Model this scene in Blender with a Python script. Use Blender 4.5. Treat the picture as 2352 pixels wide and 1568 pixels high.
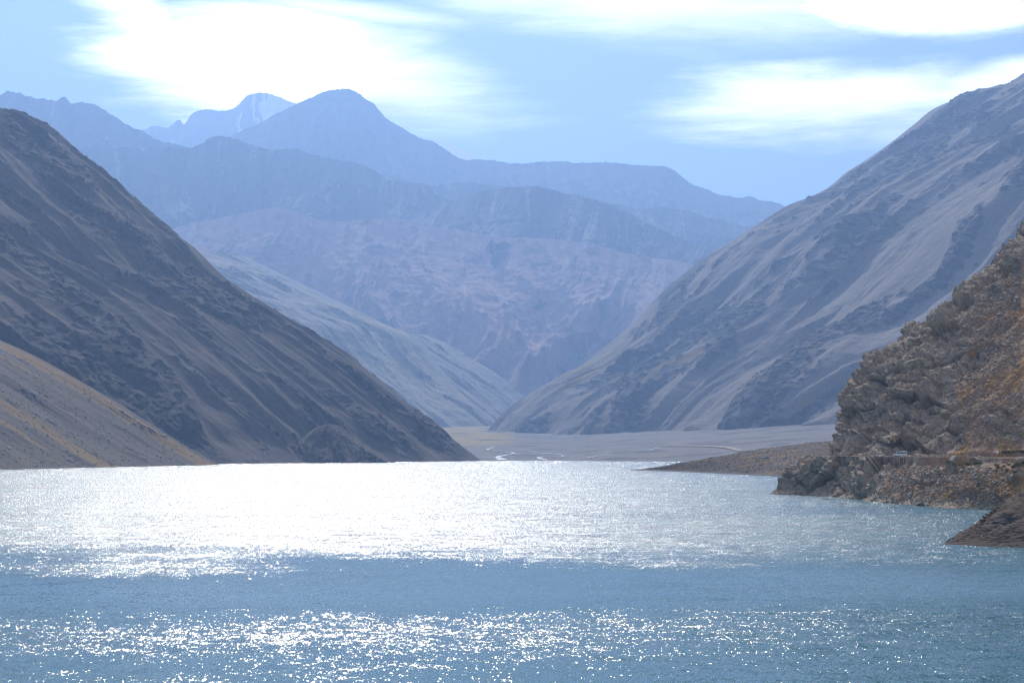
import bpy, bmesh, math, random
import numpy as np
from mathutils import Vector, Matrix

R = math.radians
scene = bpy.context.scene
for o in list(bpy.data.objects):
    bpy.data.objects.remove(o)

# ------------------------------------------------------------------ camera
CAM_H = 25.0
LENS = 70.0
PITCH = math.atan(246.0 / (2352 * LENS / 36.0))
cam_data = bpy.data.cameras.new("camera")
cam_data.lens = LENS
cam_data.sensor_width = 36.0
cam_data.clip_start = 1.0
cam_data.clip_end = 120000.0
cam = bpy.data.objects.new("camera", cam_data)
scene.collection.objects.link(cam)
cam.location = (0, 0, CAM_H)
cam.rotation_euler = (math.pi / 2 + PITCH, 0, 0)
scene.camera = cam

# ------------------------------------------------------------------ light
SUN_EL, SUN_AZ = 42.5, -7.5            # azimuth measured from +Y towards +X
SUN_STRENGTH = 5.0
SKY_STRENGTH = 0.118
EXPOSURE = -0.17
SUN_DIR = Vector((math.sin(R(SUN_AZ)) * math.cos(R(SUN_EL)), math.cos(R(SUN_AZ)) * math.cos(R(SUN_EL)), math.sin(R(SUN_EL))))

world = bpy.data.worlds.new("World")
scene.world = world
world.use_nodes = True
wt = world.node_tree
wt.nodes.clear()


class NT:
    """small helper for node trees"""
    def __init__(self, tree):
        self.t = tree

    def n(self, typ, **kw):
        nd = self.t.nodes.new(typ)
        ins = kw.pop("ins", {})
        for k, v in kw.items():
            setattr(nd, k, v)
        for k, v in ins.items():
            sock = nd.inputs[k]
            if isinstance(v, bpy.types.NodeSocket):
                self.t.links.new(v, sock)
            else:
                sock.default_value = v
        return nd

    def m(self, op, a, b=0.0, c=0.0, clamp=False):
        nd = self.t.nodes.new("ShaderNodeMath")
        nd.operation = op
        nd.use_clamp = clamp
        for i, v in enumerate((a, b, c)):
            if isinstance(v, bpy.types.NodeSocket):
                self.t.links.new(v, nd.inputs[i])
            else:
                nd.inputs[i].default_value = v
        return nd.outputs[0]

    def smooth(self, x, lo, hi):
        nd = self.t.nodes.new("ShaderNodeMapRange")
        nd.interpolation_type = "SMOOTHSTEP"
        self.t.links.new(x, nd.inputs[0])
        nd.inputs[1].default_value = lo
        nd.inputs[2].default_value = hi
        return nd.outputs[0]

    def mix(self, f, a, b):
        nd = self.t.nodes.new("ShaderNodeMix")
        nd.data_type = "RGBA"
        for i, v in ((0, f), (6, a), (7, b)):
            if isinstance(v, bpy.types.NodeSocket):
                self.t.links.new(v, nd.inputs[i])
            else:
                nd.inputs[i].default_value = v
        return nd.outputs[2]

    def noise(self, vec, scale, detail=3.0, rough=0.55, dist=0.0):
        return self.n("ShaderNodeTexNoise", ins={"Vector": vec, "Scale": scale, "Detail": detail, "Roughness": rough, "Distortion": dist})

    def link(self, a, b):
        self.t.links.new(a, b)


W = NT(wt)
sky = W.n("ShaderNodeTexSky", sky_type="NISHITA", sun_disc=False, sun_elevation=R(SUN_EL), sun_rotation=R(SUN_AZ),
          altitude=2500.0, air_density=1.0, dust_density=2.4, ozone_density=1.6)
tc = W.n("ShaderNodeTexCoord")
sep = W.n("ShaderNodeSeparateXYZ", ins={0: tc.outputs["Generated"]})
AZ = W.m("MULTIPLY", W.m("ARCTAN2", sep.outputs[0], sep.outputs[1]), 57.29578)      # degrees, 0 = +Y
EL = W.m("MULTIPLY", W.m("ARCSINE", sep.outputs[2]), 57.29578)
# wispy distortion of the cloud layer, drawn out along the wind (sideways)
cvec = W.n("ShaderNodeCombineXYZ", ins={0: AZ, 1: EL, 2: 0.0}).outputs[0]
cmap = W.n("ShaderNodeMapping", ins={0: cvec, 3: (0.055, 0.42, 1.0)})
cmap.inputs["Rotation"].default_value = (0, 0, R(-7))
wn = W.noise(cmap.outputs[0], 1.0, 7.0, 0.55, 0.6)
wfac = W.m("SUBTRACT", wn.outputs[0], 0.5)
cmap2 = W.n("ShaderNodeMapping", ins={0: cvec, 3: (0.16, 0.95, 1.0)})
cmap2.inputs["Rotation"].default_value = (0, 0, R(-9))
wn2 = W.noise(cmap2.outputs[0], 1.0, 8.0, 0.6, 0.3)
wfac2 = W.m("SUBTRACT", wn2.outputs[0], 0.5)


def lens_cloud(az, el, ra, re, rot=0.0, soft=0.55, amp=1.0):
    """soft lenticular cloud: 1 inside, 0 outside, outline broken up by the wisps"""
    c, s = math.cos(R(rot)), math.sin(R(rot))
    dx = W.m("SUBTRACT", AZ, az)
    dy = W.m("SUBTRACT", EL, el)
    x = W.m("ADD", W.m("MULTIPLY", dx, c / ra), W.m("MULTIPLY", dy, s / ra))
    y = W.m("ADD", W.m("MULTIPLY", dx, -s / re), W.m("MULTIPLY", dy, c / re))
    r = W.m("SQRT", W.m("ADD", W.m("MULTIPLY", x, x), W.m("MULTIPLY", y, y)))
    r = W.m("ADD", r, W.m("MULTIPLY", wfac, -1.7))
    r = W.m("ADD", r, W.m("MULTIPLY", wfac2, -1.15))
    f = W.smooth(r, 1.0 + soft * 0.45, 1.0 - soft)
    return W.m("MULTIPLY", f, amp)


def pix_azel(u, v):
    f = 2352 * LENS / 36.0
    xc, zc = (u - 1176) / f, (784 - v) / f
    d = Vector((xc, math.cos(PITCH) - zc * math.sin(PITCH), math.sin(PITCH) + zc * math.cos(PITCH))).normalized()
    return math.degrees(math.atan2(d.x, d.y)), math.degrees(math.asin(d.z))


def cloud_at(u, v, ru, rv, **kw):
    a, e = pix_azel(u, v)
    k = 57.29578 / (2352 * LENS / 36.0)
    return lens_cloud(a, e, ru * k, rv * k, **kw)


clouds = [
    cloud_at(570, 145, 390, 170, rot=-11, soft=0.5),
    cloud_at(800, 165, 400, 110, rot=-10, soft=0.9, amp=0.9),
    cloud_at(330, 40, 230, 75, rot=-25, soft=0.7, amp=0.95),
    cloud_at(760, 15, 330, 28, rot=-6, soft=0.9, amp=0.6),
    cloud_at(1560, 10, 560, 95, rot=-3, soft=0.9, amp=0.7),
    cloud_at(2120, 10, 330, 80, rot=-4, soft=0.5, amp=1.0),
    cloud_at(1910, 235, 400, 92, rot=2, soft=0.65, amp=1.0),
    cloud_at(2330, 185, 300, 55, rot=9, soft=0.7, amp=1.0),
    cloud_at(-500, -150, 620, 150, rot=4, soft=0.8, amp=0.9),
    cloud_at(2900, -60, 500, 160, rot=5, soft=0.8, amp=0.9),
]
cov = clouds[0]
for c in clouds[1:]:
    cov = W.m("MAXIMUM", cov, c)
# thin veil and further banks over the rest of the sky
veil = W.m("MULTIPLY", W.smooth(wn.outputs[0], 0.52, 0.85), 0.25)
cov = W.m("MAXIMUM", cov, veil)
high = W.m("MULTIPLY", W.smooth(EL, 15.0, 22.0), W.smooth(wn.outputs[0], 0.47, 0.60))
cov = W.m("MAXIMUM", cov, W.m("MULTIPLY", high, 0.30))
cov = W.m("MULTIPLY", cov, W.m("MULTIPLY_ADD", W.smooth(wn2.outputs[0], 0.30, 0.60), 0.22, 0.78))
cov = W.m("MULTIPLY", cov, W.smooth(EL, 0.5, 4.0))
CLOUD_RAD = 35.0
sky_tint = W.n("ShaderNodeMix", data_type="RGBA", blend_type="MULTIPLY", ins={0: 1.0, 6: sky.outputs[0], 7: (1.0, 1.0, 0.97, 1.0)}).outputs[2]
sky_col = W.mix(cov, sky_tint, (CLOUD_RAD, CLOUD_RAD * 0.975, CLOUD_RAD * 0.93, 1.0))
bg = W.n("ShaderNodeBackground", ins={0: sky_col, 1: SKY_STRENGTH})
wo = W.n("ShaderNodeOutputWorld", ins={0: bg.outputs[0]})

sun_data = bpy.data.lights.new("sun", "SUN")
sun_data.energy = SUN_STRENGTH
sun_data.angle = R(0.53)
sun_data.color = (1.0, 0.935, 0.84)
sun = bpy.data.objects.new("sun", sun_data)
scene.collection.objects.link(sun)
sun.rotation_euler = SUN_DIR.to_track_quat("Z", "Y").to_euler()
sun.location = (0, 0, 6000)

vs = scene.view_settings
vs.view_transform = "Standard"
vs.look = "None"
vs.exposure = EXPOSURE
vs.gamma = 1.0
vs.use_curve_mapping = False

scene.render.engine = "CYCLES"
cy = scene.cycles
cy.max_bounces = 4
cy.diffuse_bounces = 2
cy.glossy_bounces = 2
cy.transmission_bounces = 2
cy.volume_bounces = 1
cy.transparent_max_bounces = 6
cy.use_denoising = True
cy.denoiser = "OPENIMAGEDENOISE"
cy.denoising_prefilter = "NONE"
cy.sample_clamp_direct = 0.0
cy.sample_clamp_indirect = 4.0
cy.caustics_reflective = False
cy.caustics_refractive = False
cy.blur_glossy = 0.5
cy.filter_width = 1.3

# ------------------------------------------------------------------ geometry helpers
F = 2352 * LENS / 36.0
CP, SP = math.cos(PITCH), math.sin(PITCH)


def P(u, v, y):
    """point in the valley seen at (u, v) and standing y metres ahead"""
    xc, zc = (u - 1176) / F, (784 - v) / F
    dy, dz = CP - zc * SP, SP + zc * CP
    return np.array((xc / dy * y, y, CAM_H + dz / dy * y))


def WL(u, v):
    """point of the lake surface seen at (u, v)"""
    xc, zc = (u - 1176) / F, (784 - v) / F
    dy, dz = CP - zc * SP, SP + zc * CP
    y = -CAM_H / dz * dy
    return np.array((xc / dy * y, y, 0.0))


_rng = np.random.RandomState(7)
_perm = np.concatenate([_rng.permutation(256)] * 3).astype(np.int64)
_grad = _rng.normal(size=(256, 3))
_grad /= np.linalg.norm(_grad, axis=1)[:, None]


def perlin(p):
    p = np.asarray(p, dtype=np.float64)
    i = np.floor(p).astype(np.int64)
    f = p - i
    w = f * f * f * (f * (f * 6 - 15) + 10)
    i &= 255
    out = 0.0
    for dx in (0, 1):
        wx = w[..., 0] if dx else 1 - w[..., 0]
        for dy in (0, 1):
            wy = w[..., 1] if dy else 1 - w[..., 1]
            for dz in (0, 1):
                wz = w[..., 2] if dz else 1 - w[..., 2]
                h = _perm[_perm[_perm[(i[..., 0] + dx) & 255] + ((i[..., 1] + dy) & 255)] + ((i[..., 2] + dz) & 255)]
                g = _grad[h]
                d = g[..., 0] * (f[..., 0] - dx) + g[..., 1] * (f[..., 1] - dy) + g[..., 2] * (f[..., 2] - dz)
                out = out + wx * wy * wz * d
    return out * 1.6


def fbm(p, octs=4, lac=2.03, gain=0.5):
    a, s = 1.0, 0.0
    q = np.array(p, dtype=np.float64)
    for k in range(octs):
        s = s + a * perlin(q + 17.3 * k)
        q = q * lac
        a *= gain
    return s


def ridged(p, octs=4, lac=2.07, gain=0.5):
    a, s, tot = 1.0, 0.0, 0.0
    q = np.array(p, dtype=np.float64)
    wgt = 1.0
    for k in range(octs):
        r = 1 - np.abs(perlin(q + 31.7 * k))
        r = r * r * wgt
        s = s + a * r
        tot += a
        wgt = np.clip(r * 1.6, 0, 1)
        q = q * lac
        a *= gain
    return s / tot


def blocks(p, seed=0, jitter=0.9, tilt=1.0):
    """fractured rock: every Voronoi cell gets its own offset and tilt"""
    p = np.asarray(p, dtype=np.float64) + seed * 13.7
    i0 = np.floor(p).astype(np.int64)
    best = np.full(p.shape[:-1], 1e9)
    best2 = np.full(p.shape[:-1], 1e9)
    val = np.zeros(p.shape[:-1])
    for dx in (-1, 0, 1):
        for dy in (-1, 0, 1):
            for dz in (-1, 0, 1):
                c = i0 + np.array((dx, dy, dz))
                h = _perm[_perm[_perm[c[..., 0] & 255] + (c[..., 1] & 255)] + (c[..., 2] & 255)]
                off = 0.5 + _grad[h] * 0.5 * jitter
                d = p - (c + off)
                dist = (d * d).sum(-1)
                g = _grad[(h * 7 + 3) & 255]
                v = g[..., 2] * 0.5 + tilt * (d * _grad[(h * 5 + 11) & 255]).sum(-1)
                m = dist < best
                best2 = np.where(m, best, np.minimum(best2, dist))
                val = np.where(m, v, val)
                best = np.where(m, dist, best)
    crack = np.sqrt(best2) - np.sqrt(best)
    return val, crack


def sstep(x, a, b):
    t = np.clip((x - a) / (b - a), 0, 1)
    return t * t * (3 - 2 * t)


def curve(pts, n, knots=None):
    """centripetal-ish cubic through the rows of pts (axis 0), resampled to n"""
    pts = np.asarray(pts, dtype=np.float64)
    k = len(pts)
    if knots is None:
        flat = pts.reshape(k, -1, 3)
        d = np.linalg.norm(np.diff(flat, axis=0), axis=2).mean(1)
        knots = np.concatenate([[0], np.cumsum(d)])
    knots = np.asarray(knots, dtype=np.float64)
    x = np.linspace(knots[0], knots[-1], n) if np.isscalar(n) else knots[0] + (knots[-1] - knots[0]) * np.asarray(n)
    sh = (-1,) + (1,) * (pts.ndim - 1)
    h = np.diff(knots).reshape(sh)
    dl = np.diff(pts, axis=0) / h
    m = np.zeros_like(pts)
    m[0], m[-1] = dl[0], dl[-1]
    if k > 2:
        w = h[1:] / (h[1:] + h[:-1])
        m[1:-1] = w * dl[:-1] + (1 - w) * dl[1:]
        m[1:-1] = np.where(dl[:-1] * dl[1:] <= 0, m[1:-1] * 0.35, m[1:-1])
    j = np.clip(np.searchsorted(knots, x, side="right") - 1, 0, k - 2)
    hh = (knots[j + 1] - knots[j])
    t = ((x - knots[j]) / hh).reshape(sh)
    hh = hh.reshape(sh)
    return ((2 * t**3 - 3 * t**2 + 1) * pts[j] + (t**3 - 2 * t**2 + t) * hh * m[j]
            + (-2 * t**3 + 3 * t**2) * pts[j + 1] + (t**3 - t**2) * hh * m[j + 1])


def normals(G):
    a = np.gradient(G, axis=0)
    b = np.gradient(G, axis=1)
    n = np.cross(a, b)
    n /= np.maximum(np.linalg.norm(n, axis=-1), 1e-9)[..., None]
    if n[..., 2].mean() < 0:
        n = -n
    return n


def mesh_grid(name, G, attrs=None, st=None):
    nr, nc = G.shape[:2]
    idx = np.arange(nr * nc).reshape(nr, nc)
    q = np.stack([idx[:-1, :-1], idx[:-1, 1:], idx[1:, 1:], idx[1:, :-1]], -1).reshape(-1, 4)
    c = np.cross(G[0, 1] - G[0, 0], G[1, 0] - G[0, 0])
    nz = np.cross(G[:-1, 1:] - G[:-1, :-1], G[1:, :-1] - G[:-1, :-1])[..., 2].mean()
    if nz < 0:
        q = q[:, ::-1]
    me = bpy.data.meshes.new(name)
    me.vertices.add(nr * nc)
    me.vertices.foreach_set("co", G.reshape(-1).astype(np.float32))
    me.loops.add(q.size)
    me.loops.foreach_set("vertex_index", q.reshape(-1).astype(np.int32))
    me.polygons.add(len(q))
    me.polygons.foreach_set("loop_start", (np.arange(len(q)) * 4).astype(np.int32))
    me.polygons.foreach_set("use_smooth", np.zeros(len(q), dtype=bool))
    me.update(calc_edges=True)
    for k, a in (attrs or {}).items():
        at = me.attributes.new(k, "FLOAT", "POINT")
        at.data.foreach_set("value", np.ascontiguousarray(a, dtype=np.float32).reshape(-1))
    if st is not None:
        at = me.attributes.new("st", "FLOAT_VECTOR", "POINT")
        v = np.zeros((nr * nc, 3), dtype=np.float32)
        v[:, 0] = st[0].reshape(-1)
        v[:, 1] = st[1].reshape(-1)
        at.data.foreach_set("vector", v.reshape(-1))
    me.validate()
    return me


def add(name, me, mat=None, parent=None, **props):
    o = bpy.data.objects.new(name, me)
    scene.collection.objects.link(o)
    if mat is not None and me is not None:
        if not me.materials:
            me.materials.append(mat)
    if parent is not None:
        o.parent = parent
    for k, v in props.items():
        o[k] = v
    return o


def arcs(G):
    ds = np.linalg.norm(np.diff(G, axis=1), axis=2).mean(0)
    dt = np.linalg.norm(np.diff(G, axis=0), axis=2).mean(1)
    S = np.concatenate([[0], np.cumsum(ds)])
    T = np.concatenate([[0], np.cumsum(dt)])
    return np.meshgrid(S, T)


# ------------------------------------------------------------------ materials
def terrain_mat(name, scree_a, scree_b, rock, grass, streak=(30.0, 420.0), speck=6.0, rough=0.95, snow=None, bump=0.0):
    m = bpy.data.materials.new(name)
    m.use_nodes = True
    t = NT(m.node_tree)
    t.t.nodes.clear()
    st = t.n("ShaderNodeAttribute", attribute_name="st").outputs["Vector"]
    pos = t.n("ShaderNodeTexCoord").outputs["Object"]
    mp = t.n("ShaderNodeMapping", ins={0: st, 3: (1 / streak[0], 1 / streak[1], 1)})
    s1 = t.noise(mp.outputs[0], 1.0, 5.0, 0.6, 0.4)
    col = t.mix(t.smooth(s1.outputs[0], 0.32, 0.68), scree_a, scree_b)
    n2 = t.noise(pos, 1.0 / speck, 6.0, 0.7)
    gr = t.n("ShaderNodeAttribute", attribute_name="grass").outputs["Fac"]
    gf = t.smooth(t.m("ADD", gr, t.m("MULTIPLY", t.m("SUBTRACT", n2.outputs[0], 0.5), 1.3)), 0.35, 0.72)
    col = t.mix(gf, col, grass)
    rk = t.n("ShaderNodeAttribute", attribute_name="rock").outputs["Fac"]
    rf = t.smooth(t.m("ADD", rk, t.m("MULTIPLY", t.m("SUBTRACT", n2.outputs[0], 0.5), 0.7)), 0.3, 0.65)
    n3 = t.noise(pos, 1.0 / (speck * 2.4), 5.0, 0.65, 0.5)
    rock2 = tuple(c * 0.62 for c in rock[:3]) + (1,)
    rcol = t.mix(t.smooth(n3.outputs[0], 0.35, 0.65), rock, rock2)
    col = t.mix(rf, col, rcol)
    # stones and patches: colour mottling of the ground itself
    mot = t.m("ADD", t.m("MULTIPLY", n2.outputs[0], 1.1), 0.45)
    hs = t.n("ShaderNodeHueSaturation", ins={"Value": mot, "Color": col})
    out_col = hs.outputs[0]
    if snow:
        sn = t.n("ShaderNodeAttribute", attribute_name="snow").outputs["Fac"]
        sf = t.smooth(t.m("ADD", sn, t.m("MULTIPLY", t.m("SUBTRACT", n3.outputs[0], 0.5), 0.5)), 0.45, 0.55)
        out_col = t.mix(sf, out_col, snow)
    b = t.n("ShaderNodeBsdfPrincipled", ins={"Base Color": out_col, "Roughness": rough, "Specular IOR Level": 0.15})
    if bump:
        bp = t.n("ShaderNodeBump", ins={"Height": n2.outputs[0], "Strength": 0.8, "Distance": bump})
        t.link(bp.outputs[0], b.inputs["Normal"])
    t.n("ShaderNodeOutputMaterial", ins={0: b.outputs[0]})
    return m


def plain_mat(name, col, rough=0.6, spec=0.3, metal=0.0, var=0.0, scale=3.0):
    m = bpy.data.materials.new(name)
    m.use_nodes = True
    t = NT(m.node_tree)
    t.t.nodes.clear()
    c = tuple(col) + (1,)
    if var:
        pos = t.n("ShaderNodeTexCoord").outputs["Object"]
        n = t.noise(pos, scale, 4.0, 0.6)
        c = t.mix(n.outputs[0], tuple(x * (1 - var) for x in col) + (1,), tuple(min(1, x * (1 + var)) for x in col) + (1,))
    b = t.n("ShaderNodeBsdfPrincipled", ins={"Base Color": c, "Roughness": rough, "Specular IOR Level": spec, "Metallic": metal})
    t.n("ShaderNodeOutputMaterial", ins={0: b.outputs[0]})
    return m


def water_mat():
    m = bpy.data.materials.new("lake_water")
    m.use_nodes = True
    t = NT(m.node_tree)
    t.t.nodes.clear()
    pos = t.n("ShaderNodeTexCoord").outputs["Object"]
    wind = t.n("ShaderNodeAttribute", attribute_name="wind").outputs["Fac"]
    sl = None
    for scale, amp, stretch, det in ((7.0, 1.35, (1.0, 0.28), 1.0), (1.6, 0.7, (0.8, 0.4), 1.0), (0.30, 0.42, (0.5, 0.7), 1.0)):
        mp = t.n("ShaderNodeMapping", ins={0: pos, 3: (stretch[0], stretch[1], 1.0)})
        nz = t.noise(mp.outputs[0], scale, det, 0.5)
        v = t.n("ShaderNodeVectorMath", operation="SUBTRACT", ins={0: nz.outputs["Color"], 1: (0.5, 0.5, 0.5)})
        v = t.n("ShaderNodeVectorMath", operation="SCALE", ins={0: v.outputs[0], "Scale": amp})
        sl = v.outputs[0] if sl is None else t.n("ShaderNodeVectorMath", operation="ADD", ins={0: sl, 1: v.outputs[0]}).outputs[0]
    sl = t.n("ShaderNodeVectorMath", operation="SCALE", ins={0: sl, "Scale": wind}).outputs[0]
    s3 = t.n("ShaderNodeSeparateXYZ", ins={0: sl})
    # ripples driven down the lake: their steep lee sides face -Y
    lee = t.m("MULTIPLY_ADD", wind, -0.185, -0.03)
    nv = t.n("ShaderNodeCombineXYZ", ins={0: s3.outputs[0], 1: t.m("ADD", s3.outputs[1], lee), 2: 1.0})
    nn = t.n("ShaderNodeVectorMath", operation="NORMALIZE", ins={0: nv.outputs[0]})
    rgh = t.m("MULTIPLY_ADD", t.smooth(wind, 0.5, 1.5), 0.09, 0.09)
    b = t.n("ShaderNodeBsdfPrincipled", ins={"Base Color": (0.013, 0.100, 0.118, 1), "Roughness": rgh, "IOR": 1.333,
                                            "Normal": nn.outputs[0]})
    t.n("ShaderNodeOutputMaterial", ins={0: b.outputs[0]})
    return m


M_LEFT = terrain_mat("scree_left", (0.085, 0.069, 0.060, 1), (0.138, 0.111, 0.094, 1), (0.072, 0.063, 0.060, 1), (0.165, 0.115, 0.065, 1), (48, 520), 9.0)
M_SPUR = terrain_mat("scree_spur", (0.105, 0.086, 0.068, 1), (0.150, 0.118, 0.084, 1), (0.080, 0.070, 0.060, 1), (0.23, 0.15, 0.066, 1), (18, 300), 4.0)
M_RIGHT = terrain_mat("scree_right", (0.155, 0.134, 0.120, 1), (0.255, 0.215, 0.183, 1), (0.118, 0.106, 0.100, 1), (0.225, 0.165, 0.085, 1), (75, 1000), 10.0)
M_BLUFF = terrain_mat("bluff_ground", (0.30, 0.185, 0.108, 1), (0.38, 0.258, 0.170, 1), (0.45, 0.345, 0.25, 1), (0.36, 0.20, 0.075, 1), (7, 60), 1.5, bump=0.25)
M_NEAR = terrain_mat("near_gravel", (0.095, 0.069, 0.053, 1), (0.135, 0.100, 0.078, 1), (0.13, 0.115, 0.10, 1), (0.20, 0.12, 0.05, 1), (3, 40), 0.7, bump=0.12)
M_POINT = terrain_mat("point_ground", (0.105, 0.082, 0.062, 1), (0.14, 0.112, 0.085, 1), (0.125, 0.113, 0.10, 1), (0.245, 0.148, 0.056, 1), (60, 12), 2.5, bump=0.3)
M_FLOOR = terrain_mat("valley_gravel", (0.17, 0.155, 0.145, 1), (0.225, 0.205, 0.19, 1), (0.15, 0.14, 0.13, 1), (0.32, 0.24, 0.12, 1), (40, 300), 14.0)
M_PALE = terrain_mat("pale_hill", (0.22, 0.20, 0.18, 1), (0.28, 0.255, 0.22, 1), (0.16, 0.15, 0.14, 1), (0.31, 0.275, 0.21, 1), (70, 900), 30.0)
M_RED = terrain_mat("red_massif", (0.31, 0.20, 0.175, 1), (0.39, 0.265, 0.23, 1), (0.20, 0.145, 0.135, 1), (0.45, 0.36, 0.28, 1), (90, 900), 45.0)
M_GREY = terrain_mat("grey_range", (0.11, 0.098, 0.094, 1), (0.16, 0.14, 0.13, 1), (0.08, 0.075, 0.072, 1), (0.30, 0.27, 0.24, 1), (120, 1500), 60.0)
M_FAR = terrain_mat("far_range", (0.13, 0.12, 0.115, 1), (0.17, 0.155, 0.15, 1), (0.10, 0.095, 0.092, 1), (0.2, 0.18, 0.16, 1), (160, 2000), 80.0, snow=(0.82, 0.83, 0.85, 1))
M_WATER = water_mat()

# ------------------------------------------------------------------ lake and ground
yy = np.concatenate([np.linspace(-60, 100, 10)[:-1], np.exp(np.linspace(math.log(100), math.log(4700), 420))])
xx = np.concatenate([np.linspace(-2600, -700, 20)[:-1], np.linspace(-700, 700, 260), np.linspace(700, 1500, 10)[1:]])
LX, LY = np.meshgrid(xx, yy)
q = np.stack([LX / 260, LY / 90, 0 * LX], -1)
gust = fbm(q, 6, gain=0.62) * 0.55                                  # wind streaks lying across the lake
# calm lanes and gusty stretches, by distance down the lake
key_y = [-60, 150, 215, 250, 275, 300, 325, 350, 372, 392, 418, 445, 485, 540, 640, 900, 1500, 4700]
key_w = [.60, .57, .57, .59, .67, .69, .60, .48, .39, .42, .58, .82, .95, 1.02, 1.06, 1.08, 1.10, 1.12]
shift = 52 * fbm(np.stack([LX / 130, LY / 160, LX * 0 + 3.1], -1), 4, gain=0.55) + np.where(LX < 0, LX * 0.18, LX * 0.10)
base_w = np.interp(LY + shift * np.clip(LY / 350, 0, 1.2), key_y, key_w)
ang = LX / np.maximum(LY, 60)
side = np.interp(ang, [-0.4, -0.05, 0.03, 0.10, 0.18, 0.26, 0.5], [1.0, 1.0, 1.03, 1.16, 1.3, 1.35, 1.35])
near_r = np.interp(ang, [-0.28, -0.14, -0.04, 0.06, 0.16, 0.3], [0.96, 0.98, 1.0, 1.15, 1.4, 1.65])
side = np.where(LY < 330, near_r, side + (near_r - side) * (1 - sstep(LY, 330, 420)))
side = 1 - (1 - side) * np.exp(-np.clip(LY - 700, 0, None) / 900)
wind = base_w * side * (1 + (0.55 - 0.25 * sstep(LY, 450, 900)) * gust)
wind = np.clip(wind, 0.14, 1.45)
G = np.stack([LX, LY, 0 * LX], -1)
lake = add("lake", mesh_grid("lake", G, {"wind": wind}), M_WATER, kind="structure", label="wind-ruffled blue lake glittering with sunlight")

# land under and around everything, out to the horizon
gx = np.linspace(-30000, 30000, 40)
gy = np.linspace(-3000, 42000, 40)
GX, GY = np.meshgrid(gx, gy)
G = np.stack([GX, GY, -14.0 + 0 * GX], -1)
z0 = 0 * GX
add("ground", mesh_grid("ground", G, {"rock": z0, "grass": z0}, (GX, GY)), M_FLOOR, kind="structure", label="low land under the lake and the mountains")

# valley floor beyond the lake
def floor_z(x, y):
    z = 0.0250 * (y - 4190)
    z = z + np.clip(x - 120 - 0.02 * (y - 4200), 0, 900) * 0.085 * sstep(y, 3500, 4400)
    z = z + 1.2 * fbm(np.stack([np.asarray(x) / 220.0, np.asarray(y) / 500.0, 0 * np.asarray(x)], -1), 3)
    return z

fx = np.linspace(-700, 1500, 320)
fy = np.concatenate([np.linspace(3200, 6000, 340)[:-1], np.linspace(6000, 11000, 120)])
FX, FY = np.meshgrid(fx, fy)
FZ = floor_z(FX, FY)
gr = sstep(FY, 5000, 6200) * 0.8 * sstep(-FX, -150, 100) + 0.5 * fbm(np.stack([FX / 200, FY / 130, 0 * FX], -1), 4)
add("valley_floor", mesh_grid("valley_floor", np.stack([FX, FY, FZ], -1), {"rock": sstep(fbm(np.stack([FX / 130, FY / 160, 0 * FX + 8], -1), 4), 0.05, 0.5) * 0.7, "grass": gr}, (FY, FX)), M_FLOOR,
    kind="structure", label="flat pale gravel valley floor beyond the far shore")


def ribbon(name, pts, widths, zfun, mat, lift=0.15, **props):
    pts = np.asarray(pts, dtype=np.float64)
    c = curve(np.c_[pts, np.zeros(len(pts))], 60)[:, :2]
    w = np.interp(np.linspace(0, 1, 60), np.linspace(0, 1, len(widths)), widths)
    d = np.gradient(c, axis=0)
    d /= np.linalg.norm(d, axis=1)[:, None]
    nrm = np.stack([-d[:, 1], d[:, 0]], -1)
    rows = []
    for k in (-1, -0.5, 0, 0.5, 1):
        q = c + nrm * (w[:, None] * k * 0.5)
        rows.append(np.c_[q, zfun(q[:, 0], q[:, 1]) + lift])
    G = np.stack(rows, 0)
    me = mesh_grid(name, G, {"wind": np.full(G.shape[:2], 1.6), "rock": np.zeros(G.shape[:2]), "grass": np.zeros(G.shape[:2])}, arcs(G))
    return add(name, me, mat, **props)


random.seed(5)
RIV = [([(-20, 4225), (-30, 4420), (5, 4700), (-60, 5050), (-40, 5500)], [20, 11, 8, 9, 5]),
       ([(70, 4225), (60, 4400), (120, 4560), (60, 4800), (20, 5150)], [16, 8, 10, 6, 4]),
       ([(-70, 4380), (20, 4480), (150, 4520)], [7, 12, 8]),
       ([(160, 4240), (190, 4330), (300, 4390), (330, 4480)], [18, 10, 12, 5]),
       ([(-90, 4600), (30, 4660), (170, 4700)], [6, 11, 5])]
for k in range(12):
    y_ = random.uniform(4240, 5300)
    x_ = random.uniform(-120, 200) - 0.06 * (y_ - 4200)
    L_ = random.uniform(50, 170)
    RIV.append(([(x_, y_), (x_ + L_ * 0.5, y_ + random.uniform(10, 60)), (x_ + L_, y_ + random.uniform(-20, 50))], [random.uniform(1, 3), random.uniform(6, 16), random.uniform(1, 4)]))
for k, (pts, w) in enumerate(RIV):
    ribbon("river", pts, w, floor_z, M_WATER, lift=1.3, kind="structure", label="shining braided river channel on the gravel flats")

M_TRACK = plain_mat("track_dust", (0.40, 0.32, 0.25), 0.95, 0.1, var=0.2, scale=0.05)
tr0, tr1, tr2 = P(1600, 1009, 4400), P(1690, 1020, 4000), P(1760, 1035, 3500)
ribbon("track", [(330, 4700), (400, 4450), (452, 4250), (470, 4080)], [16, 18, 18, 16], floor_z, M_TRACK, lift=1.6,
       kind="structure", label="pale dirt track slanting across the gravel fan")


# ------------------------------------------------------------------ mountains
def finish(name, G, mat, S, T, rock, grass, snow=None, **props):
    at = {"rock": rock, "grass": grass}
    if snow is not None:
        at["snow"] = snow
    return add(name, mesh_grid(name, G, at, (S, T)), mat, kind="structure", **props)


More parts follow.
